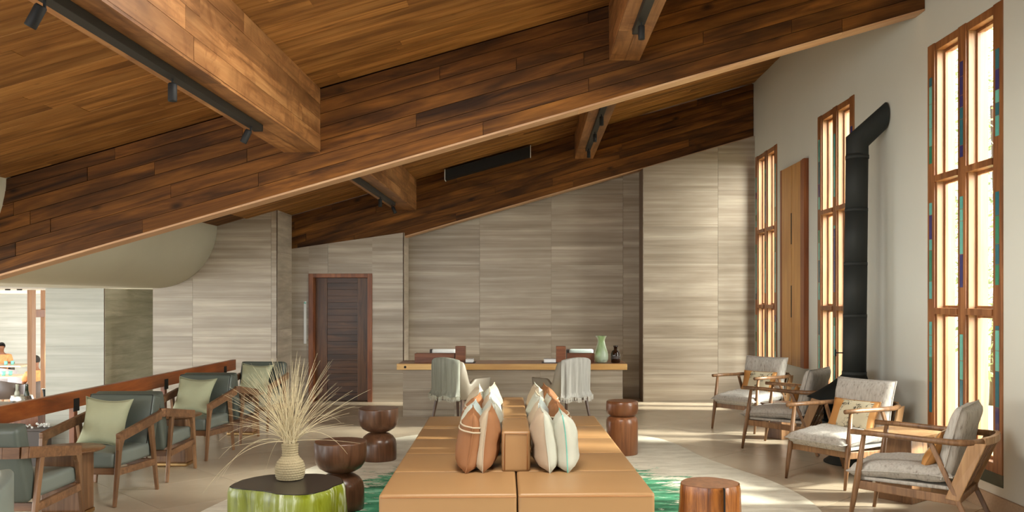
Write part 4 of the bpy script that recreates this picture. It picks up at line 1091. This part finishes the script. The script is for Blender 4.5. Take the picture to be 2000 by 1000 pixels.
# dining tables
def dining(px0, px1, S, label, sfx):
    x0, x1, y = (px0-VX)/S, (px1-VX)/S, F/S
    o = tag(empty('dining_table', ((x0+x1)/2, y, -1)), label, 'table'); hw = (x1-x0)/2
    link('table_top', bx(-hw,hw,-.4,.4,.70,.75,bev=.006), 'dtop', o); link('pedestal', lathe(new(), [(.25,0),(.25,.02),(.05,.05),(.05,.70)], 20), 'black', o, True)
    for k in range(2):
        g = tag(empty('water_glass', ((x0+x1)/2+hw*(.30+.14*k), y-.1+.12*k, -.25)), 'pale green tumbler %s on the %s dining table' % (('at left','at right')[k], sfx), 'glass', 'green tumblers on the dining tables')
        link('cup', lathe(new(), [(.036,0),(.044,.01),(.048,.11),(.044,.11),(.038,.015)], 18), 'gglass' if False else 'st3', g, True)
    tag(link('napkin', bx((x0+x1)/2-.10,(x0+x1)/2+.06, y-.405,y-.12,-.2495,-.245), 'napkin'), 'orange napkin lying on the %s dining table' % sfx, 'napkin')
dining(-60, 50, 77, 'pale dining table nearer the buffet in the lower room', 'nearer')
dining(-60, 56, 66, 'pale dining table farther back in the lower room', 'farther')
def dchair(px, S, mat, label, rz=0):
    o = tag(empty('dining_chair', ((px-VX)/S, F/S, -1), rz), label, 'chair')
    link('shell', ushell(new(), .60, .54, .38, lambda s_: .80-.12*s_, .05), mat, o, True); link('seat', cushion(-.25,.25,-.2,.26,.38,.48,.02,.01), mat, o, True)
    for sx in (-1,1):
        for sy in (-1,1): link('leg', bar(new(), (sx*.25,sy*.2,0),(sx*.2,sy*.17,.40),.03,.03,.04,.04,.004), 'winp', o)
dchair(14, 84, 'dark', 'dark brown dining chair with its back to the camera at the left edge')
dchair(45, 80, 'lilac', 'pale grey dining chair half hidden by the thick timber post')
dchair(2, 70, 'lilac', 'pale grey dining chair at the farther dining table')
# people
def person(loc, rz, label):
    o = tag(empty('person', loc, rz), label, 'person')
    me = bpy.data.meshes.new('body'); J = [(0,0,.48),(0,-.02,.70),(0,.02,.92),(0,.05,1.04),(0,.09,1.12),(0,.12,1.22),(.19,.02,.93),(.25,.10,.72),(.16,.34,.76),(-.19,.02,.93),(-.25,.10,.72),(-.14,.36,.76),(.10,.38,.50),(.11,.42,.06),(.11,.52,.03),(-.10,.38,.50),(-.11,.42,.06),(-.11,.52,.03),(0,.12,1.28)]
    E = [(0,1),(1,2),(2,3),(3,4),(4,5),(5,18),(2,6),(6,7),(7,8),(2,9),(9,10),(10,11),(0,12),(12,13),(13,14),(0,15),(15,16),(16,17)]
    R_ = [.15,.14,.15,.06,.055,.10,.065,.05,.03,.065,.05,.03,.08,.045,.04,.08,.045,.04,.085]
    me.from_pydata(J, E, []); ob = bpy.data.objects.new('body', me); COL.objects.link(ob); ob.parent = o
    m_ = ob.modifiers.new('skin', 'SKIN'); ob.modifiers.new('sub', 'SUBSURF').levels = 2; ob.modifiers['sub'].render_levels = 2
    for i, v in enumerate(me.skin_vertices[0].data): v.radius = (R_[i], R_[i]); v.use_root = (i == 0)
    me.materials.append(MT['skin'])
    me2 = bpy.data.meshes.new('shirt'); J2 = [(0,0,.46),(0,-.02,.70),(0,.02,.93),(0,.045,1.0),(.19,.02,.94),(.25,.09,.76),(-.19,.02,.94),(-.25,.09,.76)]
    me2.from_pydata(J2, [(0,1),(1,2),(2,3),(2,4),(4,5),(2,6),(6,7)], []); o2 = bpy.data.objects.new('shirt', me2); COL.objects.link(o2); o2.parent = o
    o2.modifiers.new('skin', 'SKIN'); o2.modifiers.new('sub', 'SUBSURF').levels = 2; o2.modifiers['sub'].render_levels = 2
    for i, v in enumerate(me2.skin_vertices[0].data): r1 = [.17,.165,.17,.09,.09,.08,.09,.08][i]; v.radius = (r1, r1); v.use_root = (i == 0)
    me2.materials.append(MT['shirt'])
    b = new(); bmesh.ops.create_uvsphere(b, u_segments=20, v_segments=12, radius=.112, matrix=Matrix.Translation((0,.105,1.265)) @ Matrix.Diagonal((.9,1.05,1.0,1)))
    bmesh.ops.delete(b, geom=[v for v in b.verts if v.co.y > .15 and v.co.z < 1.30 or v.co.z < 1.19], context='VERTS'); link('hair', b, 'hair', o, True)
person(((5-VX)/64, F/64, -1), PI+.3, 'seated person in an orange patterned shirt at the far left edge, head bowed')
dchair(5.5, 63.4, 'dark', 'dark dining chair under the seated person at the far left edge', PI+.3)
person(((72-VX)/84, F/84, -1), .8, 'person in an orange top mostly hidden behind the thick timber post')
dchair(71.5, 84.2, 'dark', 'dark dining chair under the person behind the thick timber post', .8)
# recessed lights in the low ceiling
for px, nm in ((15,'left'),(38,'right')):
    S_ = 120; o = tag(empty('downlight', ((px-VX)/S_, F/S_, 1.84)), '%s of two small black downlights in the low ceiling at the left edge' % nm, 'downlight')
    link('ring', lathe(new(), [(.035,-.022),(.04,-.018),(.04,0)], 20), 'black', o, True)

# ------------------------------------------------------------------ outside the windows
structure(link('ground', bx(XR+WT, 40, -6, 60, -.4, -.3), 'fly'))
def tree(x, y, h, r, n, label, seed):
    o = tag(empty('garden_tree', (x, y, -.3)), label, 'tree', 'trees outside the right-hand windows'); q = random.Random(seed)
    link('trunk', tube(new(), [(0,0,0),(.1,.05,h*.4),(0,.1,h*.8)], [.10,.07,.03], 10), 'darkleg', o, True)
    b = new()
    for k in range(n):
        th, ph = q.uniform(0,2*PI), q.uniform(-1,1); rr = r*q.uniform(.25,1)**.6
        c = Vector((rr*math.cos(th)*math.sqrt(1-ph*ph), rr*math.sin(th)*math.sqrt(1-ph*ph), h*.60+rr*ph*1.7))
        s_ = q.uniform(.03,.07); u = Vector((q.uniform(-1,1),q.uniform(-1,1),q.uniform(-1,1))).normalized(); v = u.orthogonal().normalized()
        vs_ = [b.verts.new(c+u*s_*1.6), b.verts.new(c+v*s_*.5), b.verts.new(c-u*s_*1.6), b.verts.new(c-v*s_*.5)]; b.faces.new(vs_)
    f_ = link('leaves', b, 'foliage', o); f_['kind'] = 'stuff'
tree(8.6, 16.2, 7, 2.1, 5200, 'leafy tree outside the nearest window', 1)
tree(7.2, 11.6, 2.4, 1.1, 1800, 'low shrub outside the nearest window', 2)
tree(11.5, 21, 7, 2.4, 4500, 'leafy tree farther off outside the nearest window', 3)
